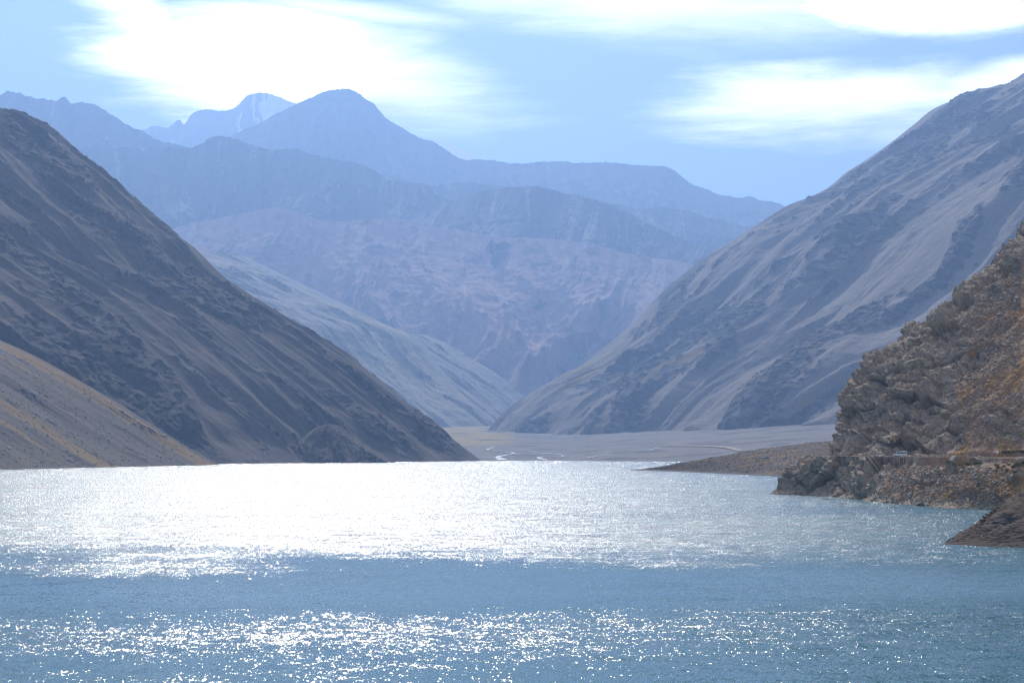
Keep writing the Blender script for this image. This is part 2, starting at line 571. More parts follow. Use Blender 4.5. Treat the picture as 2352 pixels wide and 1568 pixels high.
def far_range(name, crest, mat, label, depth, drop_v, ns, nt, spur=0.25, shear=0.0, jag=0.012, pw=1.25, freq=1.0,
              back=0.5, seed=0.0, tex=1.0, zb=0.0, snowf=None, grassf=None):
    """crest: (u, v, y) points along a skyline; the face falls towards the valley, the back falls away"""
    c = np.array([P(*p) for p in crest])
    cr = curve(c, ns, knots=[p[0] for p in crest])
    S1 = np.concatenate([[0], np.cumsum(np.linalg.norm(np.diff(cr, axis=0), axis=1))])
    hmean = cr[:, 2].mean()
    # broken skyline
    jz = fbm(np.stack([S1 / (hmean * 0.12), 0 * S1 + seed, 0 * S1], -1), 6, gain=0.72) * hmean * jag
    cr = cr.copy()
    cr[:, 2] += jz
    tb = np.linspace(-1, 0, max(8, nt // 6))[:-1]
    tf = np.linspace(0, 1, nt) ** 1.05
    t = np.concatenate([tb, tf])
    tt = t[:, None]
    S, T = np.meshgrid(S1, t)
    d = np.where(tt < 0, -tt * depth * back, -tt * depth)
    h = cr[None, :, 2]
    Zr = np.where(tt < 0, h + tt * (h - zb) * 0.7, zb + (h - zb) * (1 - np.clip(tt, 0, 1)) ** pw)
    X = cr[None, :, 0] + shear * d
    Y = cr[None, :, 1] + d
    G = np.stack([X + 0 * Zr, Y + 0 * Zr, Zr], -1)
    Tm = T * depth
    # spurs and gullies running down the face
    wl = depth * 0.30 / freq
    warp = fbm(np.stack([S / (wl * 1.6), Tm / (wl * 2.2), 0 * S + seed], -1), 3) * 0.7
    r1 = ridged(np.stack([S / wl + warp, Tm / (wl * 3.2) + warp * 0.5, 0 * S + seed + 4.2], -1), 5, gain=0.55)
    r2 = ridged(np.stack([S / (wl * 0.28) + warp * 2, Tm / (wl * 1.1) + warp, 0 * S + seed + 9.1], -1), 4, gain=0.6)
    r3 = fbm(np.stack([G[..., 0], G[..., 1], G[..., 2]], -1) / (wl * 0.16) + seed, 4, gain=0.6)
    env = sstep(np.abs(T), 0.04, 0.42) * (1 - 0.35 * sstep(T, 0.7, 1.0))
    env2 = 0.10 + 0.9 * sstep(np.abs(T), 0.0, 0.12)
    A = depth * spur
    disp = A * (r1 - 0.45) * env + A * 0.28 * (r2 - 0.4) * env2 * tex + A * 0.07 * r3 * env2 * tex
    G[..., 1] -= disp * 0.75
    G[..., 2] += disp * 0.55 * env
    rock = 0.62 * sstep(r2 * 0.6 + r3 * 0.25, 0.18, 0.62)
    grass = sstep(fbm(np.stack([S / (wl * 0.16) + 2.5 * warp, Tm / (wl * 1.3) + warp, 0 * S + seed + 3], -1), 4, gain=0.6), 0.10, 0.8) * 0.62
    if grassf is not None:
        grass = grassf(S, T, G, grass)
    snow = snowf(S, T, G, r2, r3) if snowf is not None else None
    return finish(name, G, mat, S, Tm, rock, grass, snow, label=label)


def snow_peak(S, T, G, r2, r3):
    # ice on the shoulder right of the summit and in hollows below it
    u = 1176 + F * G[..., 0] / G[..., 1]
    z = G[..., 2]
    hf = fbm(np.stack([S / 130.0, T * 5200 / 260.0, 0 * S + 1.7], -1), 4, gain=0.6)
    st = fbm(np.stack([S / 70.0, T * 5200 / 420.0, 0 * S + 6.1], -1), 3, gain=0.6)
    f = 0.85 * sstep(u + 26 * hf, 578, 612) * sstep(z, 3250, 3550) - 0.30 * sstep(st, 0.15, 0.5)
    f2 = 0.9 * sstep(st, 0.0, 0.35) * sstep(z, 3150, 3400) * sstep(u + 30 * hf, 500, 570)
    return np.maximum(f, f2)


far_range("snowy_mountain", [(250, 330, 25500), (330, 297, 25500), (352, 289, 25500), (385, 292, 25500), (414, 276, 25500), (419, 285, 25500),
          (440, 262, 25500), (470, 253, 25500), (520, 255, 25500), (548, 240, 25500), (562, 223, 25500), (592, 215, 25500),
          (640, 224, 25500), (672, 236, 25500), (740, 262, 25500), (840, 330, 25500)], M_FAR,
          "farthest peak with snow and ice on its shoulder", 5200, 0, 420, 130, spur=0.13, jag=0.003, pw=1.2, seed=1.3, snowf=snow_peak, zb=900)
far_range("snow_dome", [(860, 330, 24600), (930, 305, 24600), (965, 313, 24600), (1020, 327, 24600), (1070, 346, 24600), (1115, 367, 24600), (1180, 398, 24600)], M_FAR,
          "white snow dome showing behind the long ridge", 7500, 0, 160, 60, spur=0.02, jag=0.0, pw=1.1, seed=2.3, zb=900, tex=0.3,
          snowf=lambda S, T, G, a, b: 0 * S + 1.0)

far_range("dome_topped_mountain", [(330, 380, 20000), (470, 335, 20000), (530, 312, 20000), (600, 280, 20000), (690, 236, 20000), (755, 208, 20000), (780, 207, 20000),
          (812, 208, 20000), (830, 222, 20000), (858, 238, 20000), (880, 262, 20000), (915, 288, 20000), (960, 318, 20000), (1010, 334, 20000),
          (1035, 350, 20000), (1060, 364, 20000), (1110, 368, 20000), (1180, 375, 20000), (1240, 373, 20000), (1295, 369, 20000), (1320, 374, 20000),
          (1385, 372, 20000), (1440, 375, 20000), (1490, 381, 20000), (1555, 396, 20000), (1575, 412, 20000), (1620, 433, 20000),
          (1660, 448, 20000), (1700, 456, 20000), (1720, 453, 20000), (1745, 460, 20000), (1790, 467, 20000), (1830, 490, 20000), (1950, 530, 20000)], M_FAR,
          "tall blue dome-topped mountain with a long level ridge", 3300, 0, 620, 120, spur=0.08, jag=0.005, pw=1.15, seed=3.7, freq=1.3, zb=800,
          snowf=lambda S, T, G, a, b: sstep(a, 0.55, 0.9) * 0.0 + 0.40 * sstep(G[..., 2], 3080, 3530) * sstep(-(1176 + F * G[..., 0] / G[..., 1]), -740, -640) + 0.12 * b)

far_range("jagged_mountain", [(-260, 260, 17000), (-120, 240, 17000), (-40, 225, 17000), (0, 222, 17000), (22, 206, 17000), (45, 210, 17000), (90, 226, 17000), (130, 230, 17000), (146, 221, 17000), (165, 238, 17000),
          (195, 237, 17000), (225, 243, 17000), (262, 265, 17000), (290, 287, 17000), (330, 304, 17000), (380, 325, 17000), (410, 332, 17000),
          (470, 360, 17000), (560, 400, 17000)], M_GREY, "jagged blue mountain above the dark slope", 2700, 0, 380, 120, tex=0.4, spur=0.16, jag=0.008, pw=1.2, seed=5.1, zb=700)

far_range("hazy_ridge", [(780, 400, 16800), (880, 405, 16800), (990, 425, 16800), (1060, 420, 16800), (1140, 425, 16800), (1230, 440, 16800), (1320, 455, 16800), (1420, 470, 16800),
          (1520, 478, 16800), (1600, 490, 16800), (1700, 515, 16800), (1800, 540, 16800), (1900, 560, 16800)], M_GREY,
          "faint hazy ridge below the long level skyline", 2200, 0, 320, 90, tex=0.4, spur=0.2, jag=0.010, pw=1.2, seed=6.4, zb=700)

far_range("long_blue_ridge", [(60, 400, 15200), (160, 352, 15200), (240, 338, 15200), (330, 345, 15200), (400, 340, 15200), (450, 333, 15200), (480, 318, 15200), (510, 316, 15200),
          (545, 326, 15200), (600, 338, 15200), (690, 345, 15200), (740, 362, 15200), (840, 385, 15200), (880, 405, 15200), (960, 425, 15200),
          (1010, 450, 15200), (1100, 490, 15200), (1200, 540, 15200), (1300, 600, 15200)], M_GREY,
          "long blue ridge with a rough crest in the middle distance", 2400, 0, 520, 130, tex=0.4, spur=0.16, jag=0.009, pw=1.25, seed=8.2, freq=1.4, zb=500)

far_range("streaked_ridge", [(900, 560, 14300), (980, 500, 14300), (1030, 462, 14300), (1090, 446, 14300), (1160, 432, 14300), (1230, 428, 14300), (1285, 440, 14300), (1330, 447, 14300), (1400, 470, 14300),
          (1470, 502, 14300), (1540, 540, 14300), (1640, 570, 14300), (1760, 610, 14300)], M_GREY,
          "blue ridge with pale scree streaks behind the reddish massif", 2000, 0, 360, 110, tex=0.4, spur=0.2, shear=0.35, jag=0.007, pw=1.2, seed=9.6, freq=1.2, zb=500)

far_range("reddish_massif", [(250, 600, 13600), (330, 560, 13600), (410, 522, 13600), (480, 505, 13600), (560, 490, 13600), (640, 476, 13600), (700, 492, 13600), (750, 508, 13600),
          (830, 505, 13600), (880, 502, 13600), (960, 512, 13600), (1060, 530, 13600), (1150, 543, 13600), (1250, 548, 13600), (1330, 556, 13600), (1420, 576, 13600),
          (1500, 592, 13600), (1560, 600, 13600), (1640, 625, 13600), (1760, 680, 13600), (1900, 760, 13600)], M_RED,
          "broad reddish massif closing the valley", 2500, 0, 620, 260, tex=0.5, spur=0.19, shear=0.05, jag=0.004, pw=1.35, seed=11.9, freq=0.95, zb=90)

# pale grassy hill on the left of the valley, its spur running down to the floor
def section_sheet(section, path, ns, nt, fold=None, round_k=0.0):
    """a slope swept along its strike: section = points of one fall line (top to foot), path = strike offsets"""
    sec = curve(section, nt)
    off = np.asarray(path, dtype=np.float64)
    net = sec[:, None, :] + off[None, :, :]
    G = np.swapaxes(curve(np.swapaxes(net, 0, 1), ns), 0, 1)
    return G


def slope_mountain(name, sil, path, mat, label, ns, nt, gul=(120.0, 700.0), amp=22.0, outc=26.0, outf=(150, 420), seed=0.0, micro=3.0,
                   ribs=(), grassf=None, thr=0.12, edge=(0.45, 160.0), blk=24.0, bias=None):
    sec = np.array([P(*p) for p in sil])
    G = section_sheet(sec, path, ns, nt)
    S, T = arcs(G)
    k = [i for i, p in enumerate(path) if p == (0, 0, 0)][0]
    j_edge = int(np.argmin(np.abs(G[nt // 2, :, :2] - (curve(sec, nt)[nt // 2] + np.array(path[k]))[:2]).sum(-1)))
    s_edge = S[0, j_edge]
    N = normals(G)
    warp = fbm(np.stack([S / (gul[0] * 1.5), T / (gul[1] * 0.6), 0 * S + seed * 3.3], -1), 3)
    g1 = ridged(np.stack([S / gul[0] + 0.6 * warp, T / gul[1] + 0.3 * warp, 0 * S + seed], -1), 3, gain=0.45)
    g2 = ridged(np.stack([S / (gul[0] * 0.22) + 1.2 * warp, T / (gul[1] * 0.5), 0 * S + seed + 3], -1), 3, gain=0.55)
    o = fbm(np.stack([S / outf[0] + 0.9 * warp, T / outf[1] + 0.4 * warp, 0 * S + seed + 7], -1), 6, gain=0.6)
    if bias is not None:
        o = o + bias(S - s_edge, T, G)
    om = sstep(o, thr - 0.04, thr + 0.18)
    lay = G @ np.array([[0.8, 0.2, 0.5], [-0.2, 0.95, 0.1], [-0.5, -0.1, 0.85]])
    b, ck = blocks(lay / np.array((blk, blk * 1.3, blk * 0.6)), int(seed) + 1, tilt=0.8)
    m = fbm(G / 16.0 + seed, 5, gain=0.66)
    m2 = fbm(G / 60.0 + seed + 5, 3, gain=0.55)
    low = sstep(G[..., 2], 0.0, 50.0)
    ed = edge[0] + (1 - edge[0]) * sstep(np.abs(S - s_edge), 0, edge[1])
    disp = amp * (g1 - 0.5) + amp * 0.09 * (g2 - 0.4) + outc * om * (0.50 + 0.30 * m2 + 0.45 * b + 0.22 * (g2 - 0.3)) \
        + micro * m * (0.12 + 0.5 * om) + micro * m2 * 0.8
    for s0, w, a in ribs:
        disp = disp + a * np.exp(-((S - s_edge - s0 - 60 * warp) / w) ** 2) * sstep(T, 0, 300)
    disp = disp - disp[:, j_edge - 4:j_edge + 5].mean()
    disp *= (0.25 + 0.75 * low) * ed
    G = G + N * disp[..., None]
    rock = om * 0.9 * (0.75 + 0.5 * b) + 0.10 * g2  # outcrops; on the big slopes their dark colour also paints shade of hollows
    grass = sstep(fbm(np.stack([S / (gul[0] * 0.45), T / (gul[1] * 1.4), 0 * S + seed + 21], -1), 3), 0.25, 0.8) * 0.6
    if grassf is not None:
        grass = grassf(S, T, G, grass)
    return finish(name, G, mat, S, T, rock, grass, label=label), G


# pale grassy hill on the left of the valley: a back spur and a front spur
HILL_B = [(560, 590, 11258), (700, 655, 11194), (820, 712, 11132), (890, 748, 11068), (938, 764, 11030), (983, 770, 11005), (1042, 797, 10954), (1086, 827, 10916), (1124, 849, 10879), (1165, 878, 10840), (1203, 907, 10803),
          (1250, 945, 10752), (1300, 985, 10688)]
HPB = [(-600, 700, 0), (-150, 200, 0), (0, 0, 0), (-60, -150, 0), (-190, -420, 0), (-340, -700, 0)]
slope_mountain("pale_hill", HILL_B, HPB, M_PALE, "smooth pale spur farther back, dropping to the valley floor", 160, 200, gul=(240, 1650), amp=40, outc=8, outf=(140, 500), seed=3.0, micro=5.0,
               thr=0.45, edge=(0.3, 200), blk=60.0)
HILL_F = [(200, 420, 10499), (300, 480, 10448), (400, 545, 10373), (480, 584, 10309), (540, 602, 10271), (620, 630, 10221), (700, 663, 10170), (760, 692, 10120), (820, 715, 10069), (880, 744, 10018), (938, 769, 9980),
          (979, 816, 9942), (1040, 875, 9892), (1089, 914, 9841), (1147, 954, 9791), (1195, 990, 9740)]
HPF = [(-700, 800, 0), (-160, 200, 0), (0, 0, 0), (-70, -170, 0), (-230, -470, 0), (-430, -850, 0), (-680, -1300, 0), (-900, -1700, 0)]


def pale_grass(S, T, G, g):
    return np.clip(0.35 + 0.7 * fbm(np.stack([S / 160, T / 900, 0 * S + 2], -1), 3), 0, 1)


slope_mountain("pale_hill", HILL_F, HPF, M_PALE, "smooth pale grassy hillside with soft gullies behind the dark slope", 320, 300, gul=(300, 1650), amp=62, outc=8, outf=(140, 500), seed=8.0, micro=5.0,
               thr=0.5, edge=(0.3, 220), blk=60.0, grassf=pale_grass)

# big dark slope on the left
LS = [(-420, -60, 4480), (-250, 80, 4440), (-120, 188, 4420), (0, 262, 4400), (70, 272, 4385), (110, 290, 4375), (150, 322, 4365), (190, 358, 4355), (240, 396, 4340), (290, 440, 4325), (345, 490, 4310),
      (400, 535, 4290), (440, 562, 4280), (520, 640, 4255), (580, 680, 4235), (640, 716, 4215), (700, 752, 4200), (770, 797, 4180), (830, 840, 4160), (900, 892, 4140),
      (960, 940, 4122), (1010, 976, 4107), (1045, 1012, 4097), (1075, 1035, 4090), (1108, 1059, 4080), (1128, 1072, 4072)]
LP = [(-700, 900, 40), (-260, 420, 10), (-60, 130, 0), (0, 0, 0), (-55, -140, 0), (-180, -360, 0), (-330, -640, 0), (-520, -1000, 0), (-740, -1400, 0)]


def left_grass(S, T, G, g):
    return np.clip(g * sstep(-G[..., 2], -420, -120) * 1.1, 0, 1)


def dark_bias(ds, T, G):
    # bare rock on the left, widened to paint in shade there, and along the skyline; scree elsewhere
    return 0.46 * sstep(ds, 380, 760) + 0.16 * np.exp(-((ds + 10) / 45) ** 2) + 0.20 * np.exp(-((ds - 150) / 60) ** 2) * sstep(T, 700, 900) - 0.14 * sstep(T, 900, 1500) * sstep(ds, 250, 480)


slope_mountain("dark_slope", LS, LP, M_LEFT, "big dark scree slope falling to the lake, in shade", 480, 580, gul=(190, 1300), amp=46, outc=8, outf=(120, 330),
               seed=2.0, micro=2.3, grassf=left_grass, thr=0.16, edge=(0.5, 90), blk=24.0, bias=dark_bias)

# knoll at the foot of the dark slope
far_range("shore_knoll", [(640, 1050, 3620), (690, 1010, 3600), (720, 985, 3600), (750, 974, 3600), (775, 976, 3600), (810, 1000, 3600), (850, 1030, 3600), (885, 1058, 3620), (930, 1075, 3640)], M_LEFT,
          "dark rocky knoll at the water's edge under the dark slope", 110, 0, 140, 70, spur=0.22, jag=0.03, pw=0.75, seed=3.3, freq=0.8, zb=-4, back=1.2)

# lower brown spur in front of it
SS = [(-520, 470, 3230), (-300, 600, 3200), (-100, 722, 3175), (0, 781, 3160), (60, 808, 3150), (120, 838, 3145), (200, 884, 3133), (260, 920, 3125), (320, 958, 3117), (380, 994, 3109), (430, 1026, 3101),
      (470, 1048, 3095), (500, 1064, 3090), (516, 1073, 3086)]
SPATH = [(-300, 420, 0), (-90, 150, 0), (-15, 40, 0), (0, 0, 0), (-22, -90, 0), (-66, -280, 0), (-110, -480, 0), (-150, -690, 0), (-220, -1000, 0)]


def spur_grass(S, T, G, g):
    st = fbm(np.stack([S / 60, T / 700, 0 * S + 4], -1), 3)
    return np.clip(sstep(st, 0.05, 0.45) * 0.75 + 0.15, 0, 1)


_, SPG = slope_mountain("brown_spur", SS, SPATH, M_SPUR, "low brown spur with golden grass streaks running into the lake", 380, 330, gul=(130, 900), amp=10, outc=2.2, outf=(40, 90),
               seed=6.0, micro=1.1, grassf=spur_grass, thr=0.56, edge=(0.5, 50), blk=9.0)

# big hazy slope on the right
RS = [(2800, 0, 9234), (2600, 80, 9133), (2450, 172, 9057), (2352, 198, 9005), (2290, 214, 8980), (2240, 226, 8955), (2190, 236, 8929), (2140, 254, 8911), (2100, 285, 8892), (2040, 334, 8853), (1990, 370, 8823), (1940, 402, 8791),
      (1900, 436, 8765), (1850, 462, 8734), (1800, 483, 8702), (1740, 515, 8664), (1690, 546, 8632), (1620, 590, 8588), (1560, 636, 8550), (1520, 668, 8525), (1490, 702, 8499), (1455, 738, 8474),
      (1400, 786, 8437), (1330, 840, 8393), (1260, 880, 8347), (1200, 916, 8310), (1150, 956, 8272), (1105, 1003, 8234), (1070, 1030, 8209)]
RP = [(1500, 1700, 0), (500, 600, 0), (100, 150, 0), (0, 0, 0), (70, -260, 0), (220, -690, 0), (425, -1265, 0), (655, -1950, 0), (900, -2640, 0), (1160, -3330, 0), (1440, -3900, 0)]


def right_grass(S, T, G, g):
    st = fbm(np.stack([S / 70, T / 1400, 0 * S + 9], -1), 3)
    return np.clip(sstep(st, 0.22, 0.62) * 0.75 * sstep(-G[..., 2], -800, -250), 0, 1)


def grey_bias(ds, T, G):
    return 0.22 * np.exp(-((ds - 1500) / 170) ** 2) + 0.18 * np.exp(-((ds - 2500) / 200) ** 2) - 0.25 * np.exp(-((ds - 2000) / 180) ** 2) - 0.22 * np.exp(-((ds - 2950) / 160) ** 2)


slope_mountain("grey_slope", RS, RP, M_RIGHT, "huge hazy grey scree slope on the far bank with rock bands", 640, 520, gul=(380, 2200), amp=95, outc=12, outf=(230, 560),
               seed=4.0, micro=3.6, grassf=right_grass, thr=0.17, ribs=((1500, 220, 60), (2500, 260, 50)), edge=(0.14, 380), blk=26.0, bias=grey_bias)

# ------------------------------------------------------------------ grassy point with the parked vehicles
def point_surface(n1=420, n2=150):
    front = [WL(1440, 1080.5), WL(1468, 1080.5), WL(1530, 1082), WL(1600, 1085), WL(1690, 1089), WL(1770, 1093), WL(1850, 1098), WL(1960, 1104)]
    crest = [P(1440, 1080, 2320), P(1468, 1078.5, 2330), P(1530, 1070.5, 2330), P(1600, 1058, 2320), P(1690, 1042, 2300), P(1770, 1029, 2280), P(1850, 1019, 2260), P(1960, 1008, 2230)]
    rows = []
    for fr, c in zip(front, crest):
        out = np.array((0, -1.0, 0))
        r = [fr + out * 30 - np.array((0, 0, 2.5)), fr]
        for t in (0.12, 0.35, 0.55, 0.75, 1.0):
            p = fr * (1 - t) + c * t
            p[2] = c[2] * (1.18 * t - 0.18 * t * t)
            r.append(p)
        r.append(c + np.array((0, 60, -0.35 * c[2])))
        r.append(c + np.array((0, 170, -c[2] - 4)))
        rows.append(np.array(r))
    net = np.array(rows)                      # (cols, rows, 3)
    G = curve(net, n1, knots=[p[0] for p in front])
    G = np.swapaxes(curve(np.swapaxes(G, 0, 1), n2, knots=[0, 1, 1.7, 2.6, 3.4, 4.2, 5.2, 6, 7]), 0, 1)
    return np.swapaxes(G, 0, 1)


PG = point_surface()
S, T = arcs(PG)
q = PG.copy(); q[..., 2] = 0
bump = fbm(q / 26.0 + 3, 4, gain=0.6) * 1.1 + fbm(q / 5.0 + 9, 4, gain=0.7) * 0.8
PG[..., 2] += bump * sstep(PG[..., 2], 0.3, 6)
grs = 0.35 + 0.75 * fbm(np.stack([q[..., 0] / 60, q[..., 1] / 22, 0 * S], -1), 4)
rk = sstep(fbm(np.stack([q[..., 0] / 50, q[..., 1] / 12, 0 * S + 5], -1), 3), 0.2, 0.5) * 0.7 + (1 - sstep(PG[..., 2], 0.5, 2.5)) * 0.6
add("grassy_point", mesh_grid("grassy_point", PG, {"rock": rk, "grass": grs}, (S, T)), M_POINT, kind="structure",
    label="low point of brown grass reaching into the lake")

# ------------------------------------------------------------------ rocky bluff with the road
ROAD_Z = 21.0


def bluff_surface(ns=560, nt=520):
    cols = []
    # left edge first (the skyline of the bluff), then round into the bay; each column runs from under water to the top
    edge = [P(1776, 1150, 1100), WL(1792, 1134), P(1836, 1088, 1098), P(1893, 1046, 1100), P(1912, 1005, 1102), P(1921, 960, 1104), P(1932, 918, 1106), P(1966, 868, 1110), P(1992, 838, 1112),
            P(2026, 812, 1116), P(2072, 772, 1120), P(2082, 746, 1122), P(2122, 736, 1126), P(2160, 712, 1130), P(2212, 670, 1136), P(2268, 632, 1142), P(2292, 590, 1146), P(2334, 548, 1150),
            P(2440, 470, 1160), P(2640, 330, 1180)]
    e = curve(np.array(edge), 60)
    z = e[:, 2]

    def col(base, road, mid, top, bx=None):
        pts = [base + np.array((-4, -3, -6.0)), base, road, mid, top]
        return curve(np.array(pts), 60)

    # columns folding away behind the edge
    cols.append(e + np.array((150, 230, -6)))
    cols.append(e + np.array((35, 50, -2)))
    cols.append(e)
    cols.append(col(WL(1850, 1137), P(1935, 1045, 1060), P(2060, 850, 1075), P(2660, 360, 1120)))
    cols.append(col(WL(1925, 1140.5), P(1990, 1045.5, 1030), P(2130, 850, 1050), P(2720, 400, 1100)))
    cols.append(col(WL(2010, 1152), P(2065, 1048, 1000), P(2230, 860, 1022), P(2790, 440, 1080)))
    cols.append(col(WL(2110, 1162), P(2200, 1050.5, 968), P(2380, 880, 990), P(2920, 520, 1060)))
    cols.append(col(WL(2200, 1168), P(2290, 1052.5, 952), P(2500, 895, 975), P(3050, 580, 1050)))
    cols.append(col(WL(2290, 1171), P(2370, 1054, 940), P(2600, 905, 962), P(3150, 620, 1040)))
    cols.append(col(WL(2420, 1178), P(2500, 1056, 925), P(2740, 920, 945), P(3300, 680, 1020)))
    cols.append(col(WL(2560, 1186), P(2640, 1058, 910), P(2900, 930, 930), P(3450, 720, 1000)))
    net = np.array(cols)
    G = curve(net, ns, knots=[0, 2.0, 3.0, 4.0, 5.0, 6.0, 7.2, 8.2, 9.0, 10, 11])
    w = np.concatenate([np.linspace(0, 0.30, int(nt * 0.42))[:-1], np.linspace(0.30, 1.0, nt - int(nt * 0.42) + 1)])
    G = np.swapaxes(curve(np.swapaxes(G, 0, 1), w, knots=np.arange(60)), 0, 1)
    return np.swapaxes(G, 0, 1)


BG = bluff_surface()
S, T = arcs(BG)
N = normals(BG)
z = BG[..., 2]
sfrac = np.linspace(0, 11, BG.shape[1])[None, :] + 0 * z
warp = fbm(BG / 60.0, 3)
# crag mask: the nose is bare rock, the bay side is grass and rubble with single outcrops
crag = sstep(6.7 + 0.9 * warp - 0.022 * np.clip(z - 25, 0, 120) - sfrac, -0.25, 0.7)
outm = sstep(fbm(BG / np.array((30.0, 30.0, 22.0)) + 8, 4, gain=0.55), 0.24, 0.38)
shore = 1 - sstep(z, 1.0, 6.5)
rockm = np.clip(np.maximum(np.maximum(crag, outm * 0.75), shore * 0.85), 0, 1)
lay = BG @ np.array([[0.80, 0.25, 0.42], [-0.15, 0.9, 0.10], [-0.5, -0.1, 0.86]])     # tilted beds
b1, k1 = blocks(lay / np.array((30.0, 30.0, 19.0)), 1, tilt=0.9)
b2, k2 = blocks(lay / np.array((11.0, 11.0, 7.0)), 2, tilt=1.0)
b3, k3 = blocks(lay / np.array((3.0, 3.0, 1.7)), 3, tilt=1.0)
gl = ridged(np.stack([S / 34.0 + 0.7 * warp, T / 150.0, 0 * S + 2], -1), 4)
fine = fbm(BG / 1.6, 3, gain=0.6)
rub = fbm(BG / 5.5 + 2, 4, gain=0.65)
disp = rockm * ((3.2 + 3.4 * sstep(sfrac, 3.3, 4.2)) * b1 + 1.9 * b2 + 0.65 * b3 - 1.2 - 2.0 * sstep(-k1, -0.12, 0) - 0.9 * sstep(-k2, -0.12, 0)) \
    + 8.0 * (gl - 0.5) * (0.25 + 0.9 * crag) + 0.20 * fine * (0.9 - 0.4 * rockm) + 0.6 * rub * (1 - 0.8 * rockm)
# bedded ledges: short walls with tops that catch the light
bw = fbm(BG / 22.0 + 4, 3)
for per, am, ph in ((9.5, 2.8, 0.0), (3.4, 0.6, 0.4)):
    bed = (lay[..., 2] * 0.9 + BG[..., 2] * 0.5) / per + 0.9 * bw + ph
    fr = bed - np.floor(bed)
    saw = np.where(fr < 0.62, fr / 0.62, (1 - fr) / 0.38)
    am_ = am * np.clip(0.55 + 1.1 * fbm(BG / 18.0 + 9 * ph + 2, 2), 0.0, 1.4)
    disp = disp + (saw - 0.5) * am_ * rockm
disp = disp + 1.2 * rockm * (1 - sstep(z, ROAD_Z - 3, ROAD_Z + 6)) + 0.8 * (1 - sstep(z, ROAD_Z - 3, ROAD_Z + 1)) * rockm
disp *= 1 - 0.95 * np.exp(-((z - ROAD_Z - 0.2) / 3.6) ** 4)
disp *= 0.55 + 0.45 * sstep(z, 0.0, 7.0)
D0 = BG.copy()
# road bench: flat shelf with a steep cut above it
za, zb_, zc = ROAD_Z - 2.6, ROAD_Z + 1.8, ROAD_Z + 8.5
znew = np.interp(z, [-1e3, 0, za, zb_, zc, 1e4], [-1e3, 0, ROAD_Z, ROAD_Z, zc, 1e4])
BG[..., 2] = znew
BG = BG + N * disp[..., None]
flat = ((z > za) & (z < zb_))
BG[..., 2] = np.where(flat, ROAD_Z + 0.05 * fine, BG[..., 2])
grs = np.clip(0.42 + 0.7 * fbm(np.stack([S / 26, T / 34, 0 * S + 6], -1), 4) + 0.10 * warp, 0, 1) * (1 - 0.85 * crag)
add("rocky_bluff", mesh_grid("rocky_bluff", BG, {"rock": rockm, "grass": grs}, (S, T)), M_BLUFF, kind="structure",
    label="steep rocky brown bluff beside the lake carrying the road")

# road ribbon on the bench
M_ROAD = plain_mat("road_gravel", (0.36, 0.31, 0.27), 0.95, 0.1, var=0.18, scale=0.6)
zi = D0[..., 2]
rows = []
for lev in (za + 0.35, za + 1.4, (za + zb_) / 2, zb_ - 1.2, zb_ - 0.25):
    r = []
    for j in range(0, D0.shape[1]):
        c = D0[:, j]
        i = int(np.argmax(c[:, 2] > lev))
        f = (lev - c[i - 1, 2]) / max(1e-6, c[i, 2] - c[i - 1, 2])
        r.append(c[i - 1] * (1 - f) + c[i] * f)
    r = np.array(r)
    r[:, 2] = ROAD_Z + 0.16
    rows.append(r)
RG = np.array(rows)
add("road", mesh_grid("road", RG), M_ROAD, kind="structure", label="narrow gravel road cut across the bluff above the water")
ROAD_C = RG[2]


def road_at(u):
    uu = 1176 + F * ROAD_C[:, 0] / ROAD_C[:, 1]
    j0 = int(len(uu) * 3.0 / 11) + 2
    j = int(np.argmin(np.abs(uu[j0:] - u))) + j0
    a, b = ROAD_C[max(j - 6, 0)], ROAD_C[min(j + 6, len(ROAD_C) - 1)]
    d = a - b
    return Vector(ROAD_C[j]), math.atan2(d[1], d[0])


# near gravel slope at the right border
NS = [P(2700, 870, 560), P(2520, 1010, 548), P(2420, 1080, 541), P(2352, 1129, 536), P(2302, 1166, 532), P(2252, 1195, 529), P(2205, 1224, 527), P(2168, 1247, 526), P(2140, 1262, 525)]
sec = np.array(NS)
NG = section_sheet(sec, [(60, 70, 0), (12, 16, 0), (0, 0, 0), (5, -8, 0), (24, -30, 0), (50, -70, 0), (80, -130, 0)], 300, 300)
S, T = arcs(NG)
N = normals(NG)
nb, nk = blocks(NG / 2.2, 5)
out = sstep(fbm(NG / 7.0 + 3, 3), 0.22, 0.45)
dsp = 0.22 * fbm(NG / 1.2, 3, gain=0.6) + 0.8 * fbm(NG / 9.0, 3) + out * nb * 0.55 + 0.10 * blocks(NG / 0.8, 4)[0]
NG = NG + N * (dsp * (0.3 + 0.7 * sstep(NG[..., 2], 0, 2.5)))[..., None]
grs = sstep(fbm(NG / 6.0 + 11, 3), 0.35, 0.7) * 0.6
add("near_slope", mesh_grid("near_slope", NG, {"rock": out * 0.8, "grass": grs}, (S, T)), M_NEAR, kind="structure",
    label="dark gravel slope running into the water nearest the viewer")

# ------------------------------------------------------------------ boulders and rubble
rs = np.random.RandomState(11)


def boulder_mesh(name, seed, sub=2, squash=(1, 0.8, 0.65)):
    bm = bmesh.new()
    bmesh.ops.create_icosphere(bm, subdivisions=sub, radius=1.0)
    rr = np.random.RandomState(seed)
    planes = rr.normal(size=(9, 3))
    planes /= np.linalg.norm(planes, axis=1)[:, None]
    dd = rr.uniform(0.55, 0.85, 9)
    for v in bm.verts:
        p = np.array(v.co)
        for n, d in zip(planes, dd):
            k = p @ n
            if k > d:
                p = p - n * (k - d)
        v.co = Vector(p * np.array(squash))
    me = bpy.data.meshes.new(name)
    bm.to_mesh(me)
    bm.free()
    return me


